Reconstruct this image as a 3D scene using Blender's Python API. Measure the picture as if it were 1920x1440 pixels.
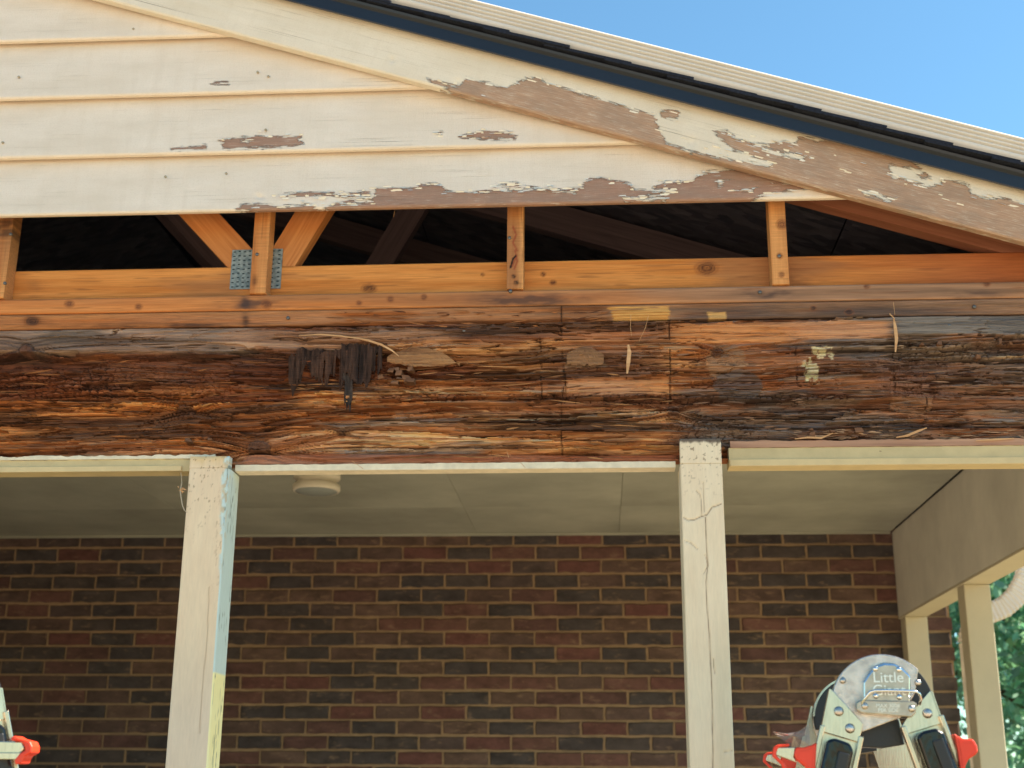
import bpy, math, random
import numpy as np
from mathutils import Matrix, Vector
random.seed(7)
rs = np.random.RandomState(11)
sc = bpy.context.scene
for o in list(bpy.data.objects): bpy.data.objects.remove(o)

# ------------------------------------------------------------------ camera
F = 2445.42                                    # focal length in pixels of the 1920 px wide photograph
M = np.array([[0.99777965, 0.0662475, 0.00685831],
              [-0.01284712, 0.29248497, -0.95618382],
              [-0.06535074, 0.95397265, 0.29268664]])   # rows: camera right, down, forward
C = np.array([0, 0, 1.6])
cd = bpy.data.cameras.new('camera'); cam = bpy.data.objects.new('camera', cd)
sc.collection.objects.link(cam); sc.camera = cam
cam.matrix_world = Matrix(((M[0][0], -M[1][0], -M[2][0], C[0]), (M[0][1], -M[1][1], -M[2][1], C[1]),
                           (M[0][2], -M[1][2], -M[2][2], C[2]), (0, 0, 0, 1)))
cd.sensor_width = 36; cd.lens = 36 * F / 1920; cd.clip_start = .05; cd.clip_end = 2000
cd.dof.use_dof = True; cd.dof.focus_distance = 2.62; cd.dof.aperture_fstop = 6.2

# ------------------------------------------------------------------ sky, sun, exposure
SUN_EL, SUN_AZ = math.radians(48), math.radians(81)      # azimuth from +Y towards +X: just behind the gable plane
w = bpy.data.worlds.new('World'); sc.world = w; w.use_nodes = True
nt = w.node_tree; bg = nt.nodes['Background']
sky = nt.nodes.new('ShaderNodeTexSky'); sky.sky_type = 'NISHITA'; sky.sun_disc = False
sky.sun_elevation = SUN_EL; sky.sun_rotation = SUN_AZ; sky.air_density = 1.0; sky.dust_density = .1; sky.ozone_density = .8
mxs = nt.nodes.new('ShaderNodeMix'); mxs.data_type = 'RGBA'; mxs.blend_type = 'MULTIPLY'; mxs.inputs[0].default_value = 1
mxs.inputs[7].default_value = (.72, 1.03, 1.04, 1)          # even tint of the whole sky towards clear cyan-blue
nt.links.new(sky.outputs[0], mxs.inputs[6]); nt.links.new(mxs.outputs[2], bg.inputs[0]); bg.inputs[1].default_value = .075
sd = bpy.data.lights.new('sun', 'SUN'); sun = bpy.data.objects.new('sun', sd); sc.collection.objects.link(sun)
sd.energy = 5.0; sd.angle = math.radians(.5); sd.color = (1, .89, .74)
dv = Vector((math.sin(SUN_AZ) * math.cos(SUN_EL), math.cos(SUN_AZ) * math.cos(SUN_EL), math.sin(SUN_EL)))
sun.rotation_euler = dv.to_track_quat('Z', 'Y').to_euler(); sun.location = (6, 2, 8)
sc.view_settings.view_transform = 'Standard'; sc.view_settings.look = 'None'; sc.view_settings.gamma = 1
sc.view_settings.exposure = 1.55
sc.render.engine = 'CYCLES'

# ------------------------------------------------------------------ helpers: picture <-> place
def ray(x, y): return M.T @ np.array([(x - 960) / F, (y - 720) / F, 1])
def atY(x, y, Y): d = ray(x, y); return C + d * Y / d[1]
def proj(X, Y, Z):
    X, Y, Z = np.broadcast_arrays(np.asarray(X, float), Y, Z)
    v = np.tensordot(M, np.stack([X - C[0], Y - C[1], Z - C[2]]), 1)
    return 960 + F * v[0] / v[2], 720 + F * v[1] / v[2]

# ------------------------------------------------------------------ helpers: noise
def _h(i, j, s):
    n = (i.astype(np.int64) * 374761393 + j.astype(np.int64) * 668265263 + s * 974634777) & 0xffffffff
    n = ((n ^ (n >> 13)) * 1274126177) & 0xffffffff
    n = (n ^ (n >> 16)) & 0xffffff
    return n / float(0xffffff)
def vn(x, y, s=0):
    x, y = np.broadcast_arrays(np.asarray(x, float), np.asarray(y, float))
    i, j = np.floor(x), np.floor(y); a, b = x - i, y - j
    a = a * a * (3 - 2 * a); b = b * b * (3 - 2 * b)
    return (_h(i, j, s) * (1 - a) + _h(i + 1, j, s) * a) * (1 - b) + (_h(i, j + 1, s) * (1 - a) + _h(i + 1, j + 1, s) * a) * b
def fb(x, y, o=4, s=0):
    t = 0; a = 1; n = 0
    for k in range(o):
        t = t + a * vn(x * 2 ** k + 17.3 * k, y * 2 ** k + 9.1 * k, s + k); n += a; a *= .55
    return t / n
def ss(a, b, x):
    t = np.clip((x - a) / (b - a), 0, 1); return t * t * (3 - 2 * t)
def seg_d(px, py, pts):
    d = np.full(np.shape(px), 1e9)
    for (ax, ay), (bx, by) in zip(pts[:-1], pts[1:]):
        vx, vy = bx - ax, by - ay; L = vx * vx + vy * vy + 1e-9
        t = np.clip(((px - ax) * vx + (py - ay) * vy) / L, 0, 1)
        d = np.minimum(d, np.hypot(px - ax - t * vx, py - ay - t * vy))
    return d
def poly_sd(px, py, pts):                       # positive inside, in photo pixels
    pts = list(pts); d = seg_d(px, py, pts + pts[:1]); ins = np.zeros(np.shape(px), bool)
    for (ax, ay), (bx, by) in zip(pts, pts[1:] + pts[:1]):
        c = ((ay > py) != (by > py)) & (px < (bx - ax) * (py - ay) / (by - ay + 1e-12) + ax); ins ^= c
    return np.where(ins, d, -d)
def lin(c):
    c = np.asarray(c, float) / 255
    return np.where(c <= .04045, c / 12.92, ((c + .055) / 1.055) ** 2.4)
def S(*c): v = lin(c); return (float(v[0]), float(v[1]), float(v[2]), 1)
def mixc(a, b, t): t = np.asarray(t)[..., None]; return a * (1 - t) + b * t

# ------------------------------------------------------------------ helpers: objects
col = sc.collection
def tag(o, label, cat, group=None, kind=None):
    if label: o['label'] = label
    if cat: o['category'] = cat
    if group: o['group'] = group
    if kind: o['kind'] = kind
    return o
def empty(name, loc, rz=0):
    o = bpy.data.objects.new(name, None); col.objects.link(o); o.location = loc; o.rotation_euler = (0, 0, rz)
    o.empty_display_size = .1; return o
def base(parent): return np.array(parent.matrix_basis.translation) if parent else np.zeros(3)
def link(name, me, mat, parent=None):
    o = bpy.data.objects.new(name, me); col.objects.link(o)
    if mat and not me.materials: me.materials.append(mat)
    if parent: o.parent = parent
    return o
def raw(name, v, f, smooth=False):
    me = bpy.data.meshes.new(name); me.from_pydata([tuple(map(float, p)) for p in v], [], [tuple(map(int, q)) for q in f]); me.update()
    if smooth: me.polygons.foreach_set('use_smooth', [True] * len(me.polygons))
    return me
def mesh(name, v, f, mat, parent=None, smooth=False, top=None):
    """vertices in scene coordinates; parent is an unrotated Empty (or a part of one, then top is that Empty)"""
    v = np.asarray(v, float) - base(top or parent)
    return link(name, raw(name, v, f, smooth), mat, parent)
BOXF = [(0, 3, 2, 1), (4, 5, 6, 7), (0, 1, 5, 4), (1, 2, 6, 5), (2, 3, 7, 6), (3, 0, 4, 7)]
def boxv(x0, x1, y0, y1, z0, z1):
    return [(x0, y0, z0), (x1, y0, z0), (x1, y1, z0), (x0, y1, z0), (x0, y0, z1), (x1, y0, z1), (x1, y1, z1), (x0, y1, z1)]
def box(name, x0, x1, y0, y1, z0, z1, mat, parent=None, bev=0, top=None):
    o = mesh(name, boxv(x0, x1, y0, y1, z0, z1), BOXF, mat, parent, top=top)
    if bev: bevel(o, bev)
    return o
def bevel(o, w, seg=2):
    m = o.modifiers.new('bevel', 'BEVEL'); m.width = w; m.segments = seg; m.limit_method = 'ANGLE'; m.angle_limit = .6
def prism(pts, y0, y1):                          # outline in x,z extruded along y
    n = len(pts); v = [(p[0], y0, p[1]) for p in pts] + [(p[0], y1, p[1]) for p in pts]
    f = [tuple(range(n)), tuple(range(2 * n - 1, n - 1, -1))] + [(i, i + n, (i + 1) % n + n, (i + 1) % n) for i in range(n)]
    return v, f
def tube(pts, r, n=8, closed_ends=True):
    pts = [np.asarray(p, float) for p in pts]; v = []; f = []; up = np.array([0, 0, 1.0])
    for i, p in enumerate(pts):
        t = pts[min(i + 1, len(pts) - 1)] - pts[max(i - 1, 0)]; t /= np.linalg.norm(t) + 1e-12
        a = np.cross(t, up if abs(t[2]) < .9 else np.array([0, 1.0, 0])); a /= np.linalg.norm(a); b = np.cross(a, t)
        rr = r[i] if hasattr(r, '__len__') else r
        for k in range(n):
            th = 2 * math.pi * k / n; v.append(p + rr * (math.cos(th) * a + math.sin(th) * b))
    for i in range(len(pts) - 1):
        for k in range(n):
            f.append((i * n + k, i * n + (k + 1) % n, (i + 1) * n + (k + 1) % n, (i + 1) * n + k))
    if closed_ends: f.append(tuple(range(n))[::-1]); f.append(tuple(range((len(pts) - 1) * n, len(pts) * n)))
    return v, f
def lathe(prof, c, n=28, axis='z'):              # prof: (radius, height)
    v = []; f = []
    for r, h in prof:
        for k in range(n):
            a = 2 * math.pi * k / n; p = (r * math.cos(a), r * math.sin(a), h)
            v.append((c[0] + p[0], c[1] + p[1], c[2] + p[2]) if axis == 'z' else (c[0] + p[0], c[1] + p[2], c[2] + p[1]))
    m = len(prof)
    for i in range(m - 1):
        for k in range(n):
            q = (i * n + k, i * n + (k + 1) % n, (i + 1) * n + (k + 1) % n, (i + 1) * n + k); f.append(q if axis == 'z' else q[::-1])
    return v, f
def merge(parts):
    V = []; Fc = []
    for v, f in parts:
        n = len(V); V += list(v); Fc += [tuple(i + n for i in q) for q in f]
    return V, Fc

def grid_board(name, parent, mat, O, ux, uz, us, vs, thick, hfun=None, cfun=None, afun=None, umax=None, smooth=True, top=None):
    """a board whose face is a fine grid: local x along ux, z along uz, y into the board; h = relief outwards (m)"""
    O = np.asarray(O, float); ux = np.asarray(ux, float); uz = np.asarray(uz, float); inn = np.cross(uz, ux)
    U, V = np.meshgrid(us, vs)
    if umax is not None:
        um = umax(vs); U = us[0] + (U - us[0]) * ((um - us[0]) / (us[-1] - us[0]))[:, None]
    W0 = O + U[..., None] * ux + V[..., None] * uz
    px, py = proj(W0[..., 0], W0[..., 1], W0[..., 2])
    h = hfun(U, V, px, py) if hfun else np.zeros_like(U)
    nv, nu = U.shape
    P = np.stack([U, -h, V], -1).reshape(-1, 3)
    idx = np.arange(nu * nv).reshape(nv, nu)
    q = np.stack([idx[:-1, :-1], idx[:-1, 1:], idx[1:, 1:], idx[1:, :-1]], -1).reshape(-1, 4)
    ring = np.concatenate([idx[0, :], idx[1:, -1], idx[-1, -2::-1], idx[-2:0:-1, 0]])
    R = P[ring].copy(); R[:, 1] = thick; n0 = len(P); m = len(ring); ri = n0 + np.arange(m)
    side = np.stack([ring, ri, np.roll(ri, -1), np.roll(ring, -1)], -1)
    # back: strips between bottom row and top row of the ring
    b = ri[:nu]; t = ri[nu + nv - 2: nu + nv - 2 + nu][::-1]
    back = np.stack([b[1:], b[:-1], t[:-1], t[1:]], -1)
    P = np.concatenate([P, R]); Q = np.concatenate([q, side, back])
    me = bpy.data.meshes.new(name)
    me.vertices.add(len(P)); me.vertices.foreach_set('co', P.astype(np.float32).ravel())
    me.loops.add(Q.size); me.loops.foreach_set('vertex_index', Q.astype(np.int32).ravel())
    me.polygons.add(len(Q)); me.polygons.foreach_set('loop_start', np.arange(0, Q.size, 4, dtype=np.int32))
    sm = np.zeros(len(Q), bool); sm[:len(q)] = smooth; me.polygons.foreach_set('use_smooth', sm)
    me.update(calc_edges=True)
    if cfun is not None:
        c = cfun(U, V, px, py, h).reshape(-1, 3); c = np.concatenate([c, c[ring]])
        a = me.color_attributes.new('Col', 'FLOAT_COLOR', 'POINT')
        a.data.foreach_set('color', np.concatenate([c, np.ones((len(c), 1))], 1).astype(np.float32).ravel())
    if afun is not None:
        c = afun(U, V, px, py).ravel(); c = np.concatenate([c, c[ring]])
        a = me.attributes.new('peel', 'FLOAT', 'POINT'); a.data.foreach_set('value', c.astype(np.float32))
    o = link(name, me, mat, parent); L = O - base(top or parent)
    o.matrix_basis = Matrix(((ux[0], inn[0], uz[0], L[0]), (ux[1], inn[1], uz[1], L[1]), (ux[2], inn[2], uz[2], L[2]), (0, 0, 0, 1)))
    return o
def steps(a, b, d, lo=None, hi=None, coarse=.05):
    """spacing d between lo and hi, coarse outside"""
    lo = a if lo is None else lo; hi = b if hi is None else hi
    parts = []
    if lo > a: parts.append(np.linspace(a, lo, max(2, int((lo - a) / coarse) + 1))[:-1])
    parts.append(np.linspace(lo, hi, max(2, int((hi - lo) / d) + 1)))
    if hi < b: parts.append(np.linspace(hi, b, max(2, int((b - hi) / coarse) + 1))[1:])
    return np.concatenate(parts)

# ------------------------------------------------------------------ helpers: materials
class NT:
    def __init__(s, name, rough=.7, metal=0):
        s.m = bpy.data.materials.new(name); s.m.use_nodes = True; s.t = s.m.node_tree; s.b = s.t.nodes['Principled BSDF']
        s.b.inputs['Roughness'].default_value = rough; s.b.inputs['Metallic'].default_value = metal
    def n(s, k, **kw):
        o = s.t.nodes.new('ShaderNode' + k)
        for a, v in kw.items(): setattr(o, a, v)
        return o
    def l(s, a, b): s.t.links.new(a, b)
    def coord(s, scale=(1, 1, 1), rnd=False, kind='Object'):
        tc = s.n('TexCoord'); mp = s.n('Mapping'); s.l(tc.outputs[kind], mp.inputs[0]); mp.inputs['Scale'].default_value = scale
        if rnd:
            oi = s.n('ObjectInfo'); mu = s.n('Math', operation='MULTIPLY'); s.l(oi.outputs['Random'], mu.inputs[0]); mu.inputs[1].default_value = 37.
            cb = s.n('CombineXYZ')
            for i in range(3): s.l(mu.outputs[0], cb.inputs[i])
            s.l(cb.outputs[0], mp.inputs['Location'])
        return mp.outputs[0]
    def noise(s, vec, scale=5, detail=4, rough=.55, dist=0):
        o = s.n('TexNoise'); s.l(vec, o.inputs['Vector']); o.inputs['Scale'].default_value = scale; o.inputs['Detail'].default_value = detail
        o.inputs['Roughness'].default_value = rough; o.inputs['Distortion'].default_value = dist; return o.outputs[0]
    def ramp(s, fac, stops, interp='LINEAR'):
        o = s.n('ValToRGB'); s.l(fac, o.inputs[0]); e = o.color_ramp; e.interpolation = interp
        while len(e.elements) < len(stops): e.elements.new(.5)
        for q, (p, c) in zip(e.elements, stops): q.position = p; q.color = c if len(c) == 4 else (*c, 1)
        return o.outputs[0]
    def mix(s, fac, a, b, mode='MIX'):
        o = s.n('Mix', data_type='RGBA', blend_type=mode)
        for sock, v in ((o.inputs[0], fac), (o.inputs[6], a), (o.inputs[7], b)):
            if hasattr(v, 'links'): s.l(v, sock)
            else: sock.default_value = v
        return o.outputs[2]
    def math(s, op, a, b=0.0):
        o = s.n('Math', operation=op)
        for i, v in enumerate((a, b)):
            if hasattr(v, 'links'): s.l(v, o.inputs[i])
            else: o.inputs[i].default_value = v
        return o.outputs[0]
    def attr(s, name, out='Color'):
        o = s.n('Attribute', attribute_name=name); return o.outputs[out]
    def bump(s, h, dist=.002, strength=1):
        o = s.n('Bump'); o.inputs['Strength'].default_value = strength; o.inputs['Distance'].default_value = dist; s.l(h, o.inputs['Height']); s.l(o.outputs[0], s.b.inputs['Normal'])
    def color(s, c):
        if hasattr(c, 'links'): s.l(c, s.b.inputs['Base Color'])
        else: s.b.inputs['Base Color'].default_value = c
def g(v): return (v, v, v, 1)

def m_vertex(name, rough=.85, gs=(6, 60, 220), amt=.45, bd=.0006):
    k = NT(name, rough); c = k.attr('Col'); n = k.noise(k.coord(gs), 2.0, 6, .6)
    f = k.ramp(n, [(.3, g(1 - amt)), (.7, g(1 + amt * .35))])
    k.color(k.mix(1., c, f, 'MULTIPLY')); k.bump(n, bd); k.b.inputs['Specular IOR Level'].default_value = .25
    return k.m
M_rot = m_vertex('decayed_wood', .9, (9, 60, 420), .55, .0012)
M_timber = m_vertex('framing_timber', .8, (5, 60, 260), .28, .0004)
M_postpaint = m_vertex('post_paint', .6, (120, 120, 16), .07, .0003)

def m_paintwood(name, paint, bare1, bare2, grain=1.0):
    """old paint over wood: the attribute 'peel' says where the paint is gone"""
    k = NT(name, .6); v = k.coord((1, 1, 1))
    ng = k.noise(k.coord((8, 40, 330)), 1.6, 6, .62)
    edge = k.noise(k.coord((9, 40, 90)), 3.0, 8, .72)
    flat = k.n('TexVoronoi', distance='CHEBYCHEV'); k.l(k.coord((26, 40, 150)), flat.inputs['Vector']); flat.inputs['Scale'].default_value = 1.6    # square-cut flakes along the grain
    fsep = k.n('SeparateColor'); k.l(flat.outputs['Color'], fsep.inputs[0])
    pe = k.math('ADD', k.attr('peel', 'Fac'), k.math('MULTIPLY', k.math('SUBTRACT', edge, .5), 1.3))
    pe = k.math('ADD', pe, k.math('MULTIPLY', k.math('SUBTRACT', fsep.outputs[0], .5), .34))
    mask = k.ramp(pe, [(.495, g(0)), (.51, g(1))])
    rim = k.ramp(pe, [(.40, g(0)), (.485, g(1)), (.50, g(1)), (.56, g(0))])
    blot = k.noise(k.coord((2.2, 2, 7)), 2., 5, .6)
    fine = k.noise(k.coord((40, 40, 60)), 6., 4, .6)
    pc = k.mix(k.ramp(blot, [(.35, g(0)), (.72, g(.85))]), paint, tuple(np.array(paint) * np.array([.86, .83, .78, 1])))
    pc = k.mix(k.ramp(fine, [(.5, g(0)), (.75, g(.5))]), pc, tuple(np.array(paint) * np.array([.8, .76, .7, 1])))
    hair = k.noise(k.coord((1.5, 40, 420)), 1.5, 3, .5)          # hairline checks along the grain
    hz = k.noise(k.coord((1.6, 3, 12)), 2.2, 3, .6)
    saw = k.noise(k.coord((240, 40, 14)), 2., 3, .6); run = k.noise(k.coord((16, 16, 2.2)), 2., 5, .65)
    hm = k.math('MULTIPLY', k.ramp(hair, [(.64 - .02 * grain, g(0)), (.70, g(.75))]), k.ramp(hz, [(.44, g(0)), (.62, g(1))]))
    pc = k.mix(k.math('MULTIPLY', hm, grain), pc, S(128, 106, 82))
    pc = k.mix(k.ramp(run, [(.5, g(0)), (.8, g(.4))]), pc, tuple(np.array(paint) * np.array([.80, .76, .70, 1])))
    bc = k.mix(k.ramp(ng, [(.28, g(0)), (.72, g(1))]), bare1, bare2)
    flk = k.ramp(k.noise(k.coord((10, 40, 300)), 2.4, 5, .65), [(.60 - .06 * grain, g(0)), (.70 - .04 * grain, g(.8))])
    bc = k.mix(flk, bc, tuple(np.array(paint) * .9))
    gb = k.noise(k.coord((3, 3, 9)), 3., 5, .65); bc = k.mix(k.ramp(gb, [(.4, g(0)), (.7, g(.6))]), bc, S(142, 122, 108))
    pc = k.mix(k.math('MULTIPLY', rim, .7), pc, S(246, 242, 234))
    k.color(k.mix(mask, pc, bc))
    hgt = k.math('ADD', k.math('MULTIPLY', mask, -1.0), k.math('MULTIPLY', ng, .35))
    hgt = k.math('ADD', hgt, k.math('MULTIPLY', saw, .34)); hgt = k.math('ADD', hgt, k.math('MULTIPLY', rim, .5)); hgt = k.math('SUBTRACT', hgt, k.math('MULTIPLY', hm, .5))
    k.bump(hgt, .0018)
    rr = k.mix(mask, g(.55), g(.9)); k.l(rr, k.b.inputs['Roughness']); k.b.inputs['Specular IOR Level'].default_value = .3
    return k.m
CREAM = S(243, 226, 208)
M_siding = m_paintwood('siding_paint', CREAM, S(158, 118, 98), S(184, 144, 122), .55)
M_rake = m_paintwood('rake_paint', S(238, 224, 204), S(164, 126, 102), S(202, 166, 138), 1.0)

def m_plain(name, c, rough=.6, metal=0, var=.12, sc_=8, bd=.0004, spec=.4):
    k = NT(name, rough, metal); n = k.noise(k.coord((1, 1, 1), True), sc_, 5, .6)
    k.color(k.mix(1., c, k.ramp(n, [(.25, g(1 - var)), (.75, g(1 + var * .4))]), 'MULTIPLY'))
    if bd: k.bump(k.noise(k.coord((1, 1, 1)), sc_ * 14, 4, .6), bd)
    k.b.inputs['Specular IOR Level'].default_value = spec
    return k.m
def m_wood(name, c1, c2, rough=.8):
    k = NT(name, rough); n = k.noise(k.coord((1.2, 9, 26), True), 3., 6, .6, .6)
    k.color(k.mix(k.ramp(n, [(.3, g(0)), (.7, g(1))]), c1, c2)); k.bump(n, .0005); k.b.inputs['Specular IOR Level'].default_value = .25
    return k.m
M_trusswood = m_wood('truss_wood', S(176, 104, 54), S(214, 142, 82))
M_redwood = m_wood('rafter_wood', S(140, 84, 62), S(172, 112, 86))
M_shadewood = m_wood('shaded_truss_wood', S(84, 72, 76), S(116, 98, 98))  # truss timber again, with the dark of the attic mixed into its colour
M_sliver = m_wood('splinter_wood', S(190, 138, 92), S(222, 178, 132))
M_darkflap = m_plain('rotten_bark', S(74, 60, 56), .9, 0, .4, 30, .002)
M_trim = m_plain('trim_paint', S(206, 186, 140), .6, 0, .16, 20)
M_trim2 = m_plain('trim_bead_paint', S(218, 194, 146), .6, 0, .14, 20)
M_ceil = m_plain('ceiling_paint', S(172, 172, 156), .75, 0, .34, 2.2, .0006)
M_header = m_plain('header_paint', S(222, 218, 206), .65, 0, .24, 3)
M_sidepost = m_plain('side_post_paint', S(204, 194, 166), .65, 0, .1, 6)
M_navy = m_plain('navy_coated_metal', S(27, 32, 43), .4, 0, .14, 3, .0002, .5)
M_shingle = m_plain('asphalt_shingle', S(58, 62, 76), .95, 0, .5, 160, .004, .2)
M_downspout = m_plain('cream_aluminium_paint', S(226, 216, 203), .35, 0, .1, 6, .0002, .5)
M_osb = None
k = NT('roof_deck_osb', .85)
vo = k.n('TexVoronoi'); vo.inputs['Scale'].default_value = 22; k.l(k.coord((1, 2.2, 1)), vo.inputs['Vector'])
k.color(k.mix(1., k.mix(k.ramp(vo.outputs['Color'], [(.1, g(0)), (.9, g(1))]), S(66, 66, 80), S(106, 102, 112)),
              k.ramp(k.noise(k.coord((1, 1, 1)), 14, 5), [(.3, g(.7)), (.7, g(1.1))]), 'MULTIPLY'))
k.bump(vo.outputs['Distance'], .002); M_osb = k.m  # attic darkness is put into the deck's blue-grey colours
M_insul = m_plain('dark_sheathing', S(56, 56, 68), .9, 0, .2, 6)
M_nail = m_plain('nail_steel', S(120, 118, 116), .45, .8, .2, 40, 0)
k = NT('galvanised_plate', .55, .25)
k.color(k.mix(k.ramp(k.noise(k.coord((30, 30, 30)), 4, 4), [(.3, g(0)), (.7, g(1))]), S(92, 108, 110), S(160, 166, 160))); M_galv = k.m
M_slot = m_plain('plate_slot_shadow_steel', S(42, 52, 56), .7, .3, .2, 40, 0)

# brick and mortar
def m_brick(name, island):
    k = NT(name, .85); rnd = k.n('NewGeometry').outputs['Random Per Island'] if island else k.n('ObjectInfo').outputs['Random']
    pal = k.ramp(rnd, [(0, S(78, 72, 73)), (.14, S(84, 76, 74)), (.26, S(98, 80, 74)), (.38, S(106, 86, 77)), (.50, S(80, 74, 74)),
                                        (.60, S(110, 76, 71)), (.70, S(100, 75, 71)), (.80, S(90, 77, 74)), (.90, S(112, 82, 75))], 'CONSTANT')
    mo = k.noise(k.coord((6, 6, 9), True), 2.2, 6, .65)
    bc = k.mix(1., pal, k.ramp(mo, [(.25, g(.45)), (.75, g(1.2))]), 'MULTIPLY')
    sm = k.noise(k.coord((9, 9, 22), True), 2., 4, .6)
    bc = k.mix(k.ramp(sm, [(.58, g(0)), (.74, g(.42))]), bc, S(160, 136, 112))
    k.color(bc); k.bump(k.noise(k.coord((1, 1, 1), True), 60, 6, .65), .003); k.b.inputs['Specular IOR Level'].default_value = .25
    return k.m
M_brick = m_brick('brick_clay', False); M_brick_many = m_brick('brick_clay_joined', True)
M_mortar = m_plain('mortar', S(160, 136, 108), .95, 0, .25, 30, .002, .2)

M_alum = NT('brushed_aluminium', .24, 1.0)
n_ = M_alum.noise(M_alum.coord((60, 60, 6), True), 6, 4); M_alum.color(M_alum.mix(n_, S(184, 172, 152), S(226, 212, 188)))
M_alum.bump(n_, .0002); M_alum = M_alum.m
M_disc = m_plain('satin_steel', S(206, 197, 188), .26, .95, .4, 60, .0004)
M_cover = m_plain('worn_cover_steel', S(186, 176, 160), .3, .92, .3, 50, .0003)
M_chrome = m_plain('polished_steel', S(232, 230, 228), .12, 1, .04, 10, 0)
M_blackp = m_plain('black_plastic', S(30, 31, 33), .38, 0, .2, 20, .0003, .5)
M_redp = m_plain('red_plastic', S(238, 62, 32), .4, 0, .08, 10, .0002, .5)
M_emboss = m_plain('embossed_lettering', S(232, 227, 218), .3, .75, .05, 10, 0)
k = NT('clear_film', .12); k.b.inputs['Transmission Weight'].default_value = .75; k.b.inputs['IOR'].default_value = 1.12; k.color(S(214, 206, 212)); k.b.inputs['Alpha'].default_value = .55
k.bump(k.noise(k.coord((1, 1, 1)), 120, 3), .002); M_film = k.m
k = NT('shrink_wrap', .16); k.color(S(14, 14, 15)); k.bump(k.noise(k.coord((1, 1, .35)), 60, 2), .002); k.b.inputs['Specular IOR Level'].default_value = .5; M_wrap = k.m
M_fixt = m_plain('fixture_enamel', S(216, 208, 188), .45, 0, .08, 8, 0)
M_glass = m_plain('frosted_lens', S(150, 156, 150), .3, 0, .1, 8, 0)
M_bounce_slab = m_plain('bounce_slab_concrete', S(214, 190, 164), .9, 0, .15, 5, .002, .2)
M_floor = m_plain('stained_porch_floor', S(186, 172, 156), .8, 0, .2, 5, .002, .2)
k = NT('lawn_ground', .95); k.color(k.mix(k.ramp(k.noise(k.coord((1, 1, 1)), 3, 6), [(.3, g(0)), (.7, g(1))]), S(104, 100, 66), S(134, 122, 88))); M_lawn = k.m
k = NT('leaf', .5); oi = k.attr('Col'); k.color(oi); k.b.inputs['Subsurface Weight'].default_value = 0
k.b.inputs['Transmission Weight'].default_value = 0; M_leaf = k.m
tr = k.n('BsdfTranslucent'); k.l(oi, tr.inputs[0]); mx = k.n('MixShader'); mx.inputs[0].default_value = .4
k.l(k.b.outputs[0], mx.inputs[1]); k.l(tr.outputs[0], mx.inputs[2]); k.l(mx.outputs[0], k.t.nodes['Material Output'].inputs[0])
M_bark = m_plain('tree_bark', S(96, 80, 64), .95, 0, .4, 20, .006)
M_web = m_plain('dusty_web', S(190, 174, 150), .9, 0, .2, 60, 0)

# ================================================================== SETTING
YB, YP, YW = 2.80, 2.76, 5.90                    # beam face, post faces, brick wall
gr = mesh('ground', [(-300, -300, 0), (300, -300, 0), (300, 300, 0), (-300, 300, 0)], [(0, 1, 2, 3)], M_lawn); gr['kind'] = 'structure'
pv = box('bounce_slab', -12, 9, -18, -1.2, -.05, .012, M_bounce_slab); pv['kind'] = 'structure'  # unseen pale slab added to throw sunlight back up at the gable
pf = box('porch_floor', -3.09, 1.45, 2.6, YW - .01, -.05, .14, M_floor, bev=.01); pf['kind'] = 'structure'

# porch ceiling: painted plywood panels with visible seams
ZC = 2.692
ce = empty('porch_ceiling', (-1.7, 4.3, ZC)); ce['kind'] = 'structure'
xs = [-4.8, -3.35, -3.09, -1.78, -.56, float(atY(1172, 940, 4.4)[0]) * 1.0, 1.305]
ys = [2.845, 4.07, 5.29, YW - .012]
for i in range(len(xs) - 1):
    for j in range(len(ys) - 1):
        box('ceiling_panel', xs[i] + .0006, xs[i + 1] - .0006, ys[j] + .0006, ys[j + 1] - .0006, ZC + rs.uniform(0, .0006), ZC + .012, M_ceil, ce, .0008)
mesh('cove_strip', boxv(-4.8, 1.3, YW - .022, YW - .004, ZC - .010, ZC - .001), BOXF, M_ceil, ce)

# ================================================================== BRICK HOUSE
bw = empty('brick_house', (-1.5, YW, 0))
XR = float(atY(1797, 1300, YW)[0])               # right-hand corner of the house
box('mortar_wall', -7, XR - .006, YW + .007, YW + .25, 0, 3.05, M_mortar, bw)
BX, BZ, JT = .2032, .0645, .0105
zj = float(atY(1100, 1022.7, YW)[2]); xj = float(atY(1002, 1040, YW)[0])
def brick_mesh(sd_, L=BX - JT, H=BZ - JT, D=.09):
    r = np.random.RandomState(sd_); c = .003
    nx = 6; v = []; f = []
    top_ = [(-L / 2 + L * t / (nx - 1)) for t in range(nx)]
    ring = [(x, -H / 2) for x in top_] + [(L / 2, -H / 6), (L / 2, H / 6)] + [(x, H / 2) for x in top_[::-1]] + [(-L / 2, H / 6), (-L / 2, -H / 6)]
    n = len(ring)
    jit = [(r.normal(0, .0016), r.normal(0, .0014) - (.0035 * (r.rand() < .08)) * np.sign(z)) for x, z in ring]
    for (x, z), (a, b) in zip(ring, jit): v.append((x * (1 - 2 * c / L) + a, r.uniform(-.0012, .0012), z * (1 - 2 * c / H) + b))
    for (x, z), (a, b) in zip(ring, jit): v.append((x + a * .6, c + .001, z + b * .6))
    for (x, z) in ring: v.append((x, D, z))
    f = [tuple(range(n))]
    for a in (0, n): f += [(a + i, a + n + i, a + n + (i + 1) % n, a + (i + 1) % n) for i in range(n)]
    me = raw('brick', v, f); me.materials.append(M_brick); return me
BM = [brick_mesh(i) for i in range(14)]
cells = []
rowc = 0
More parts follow.
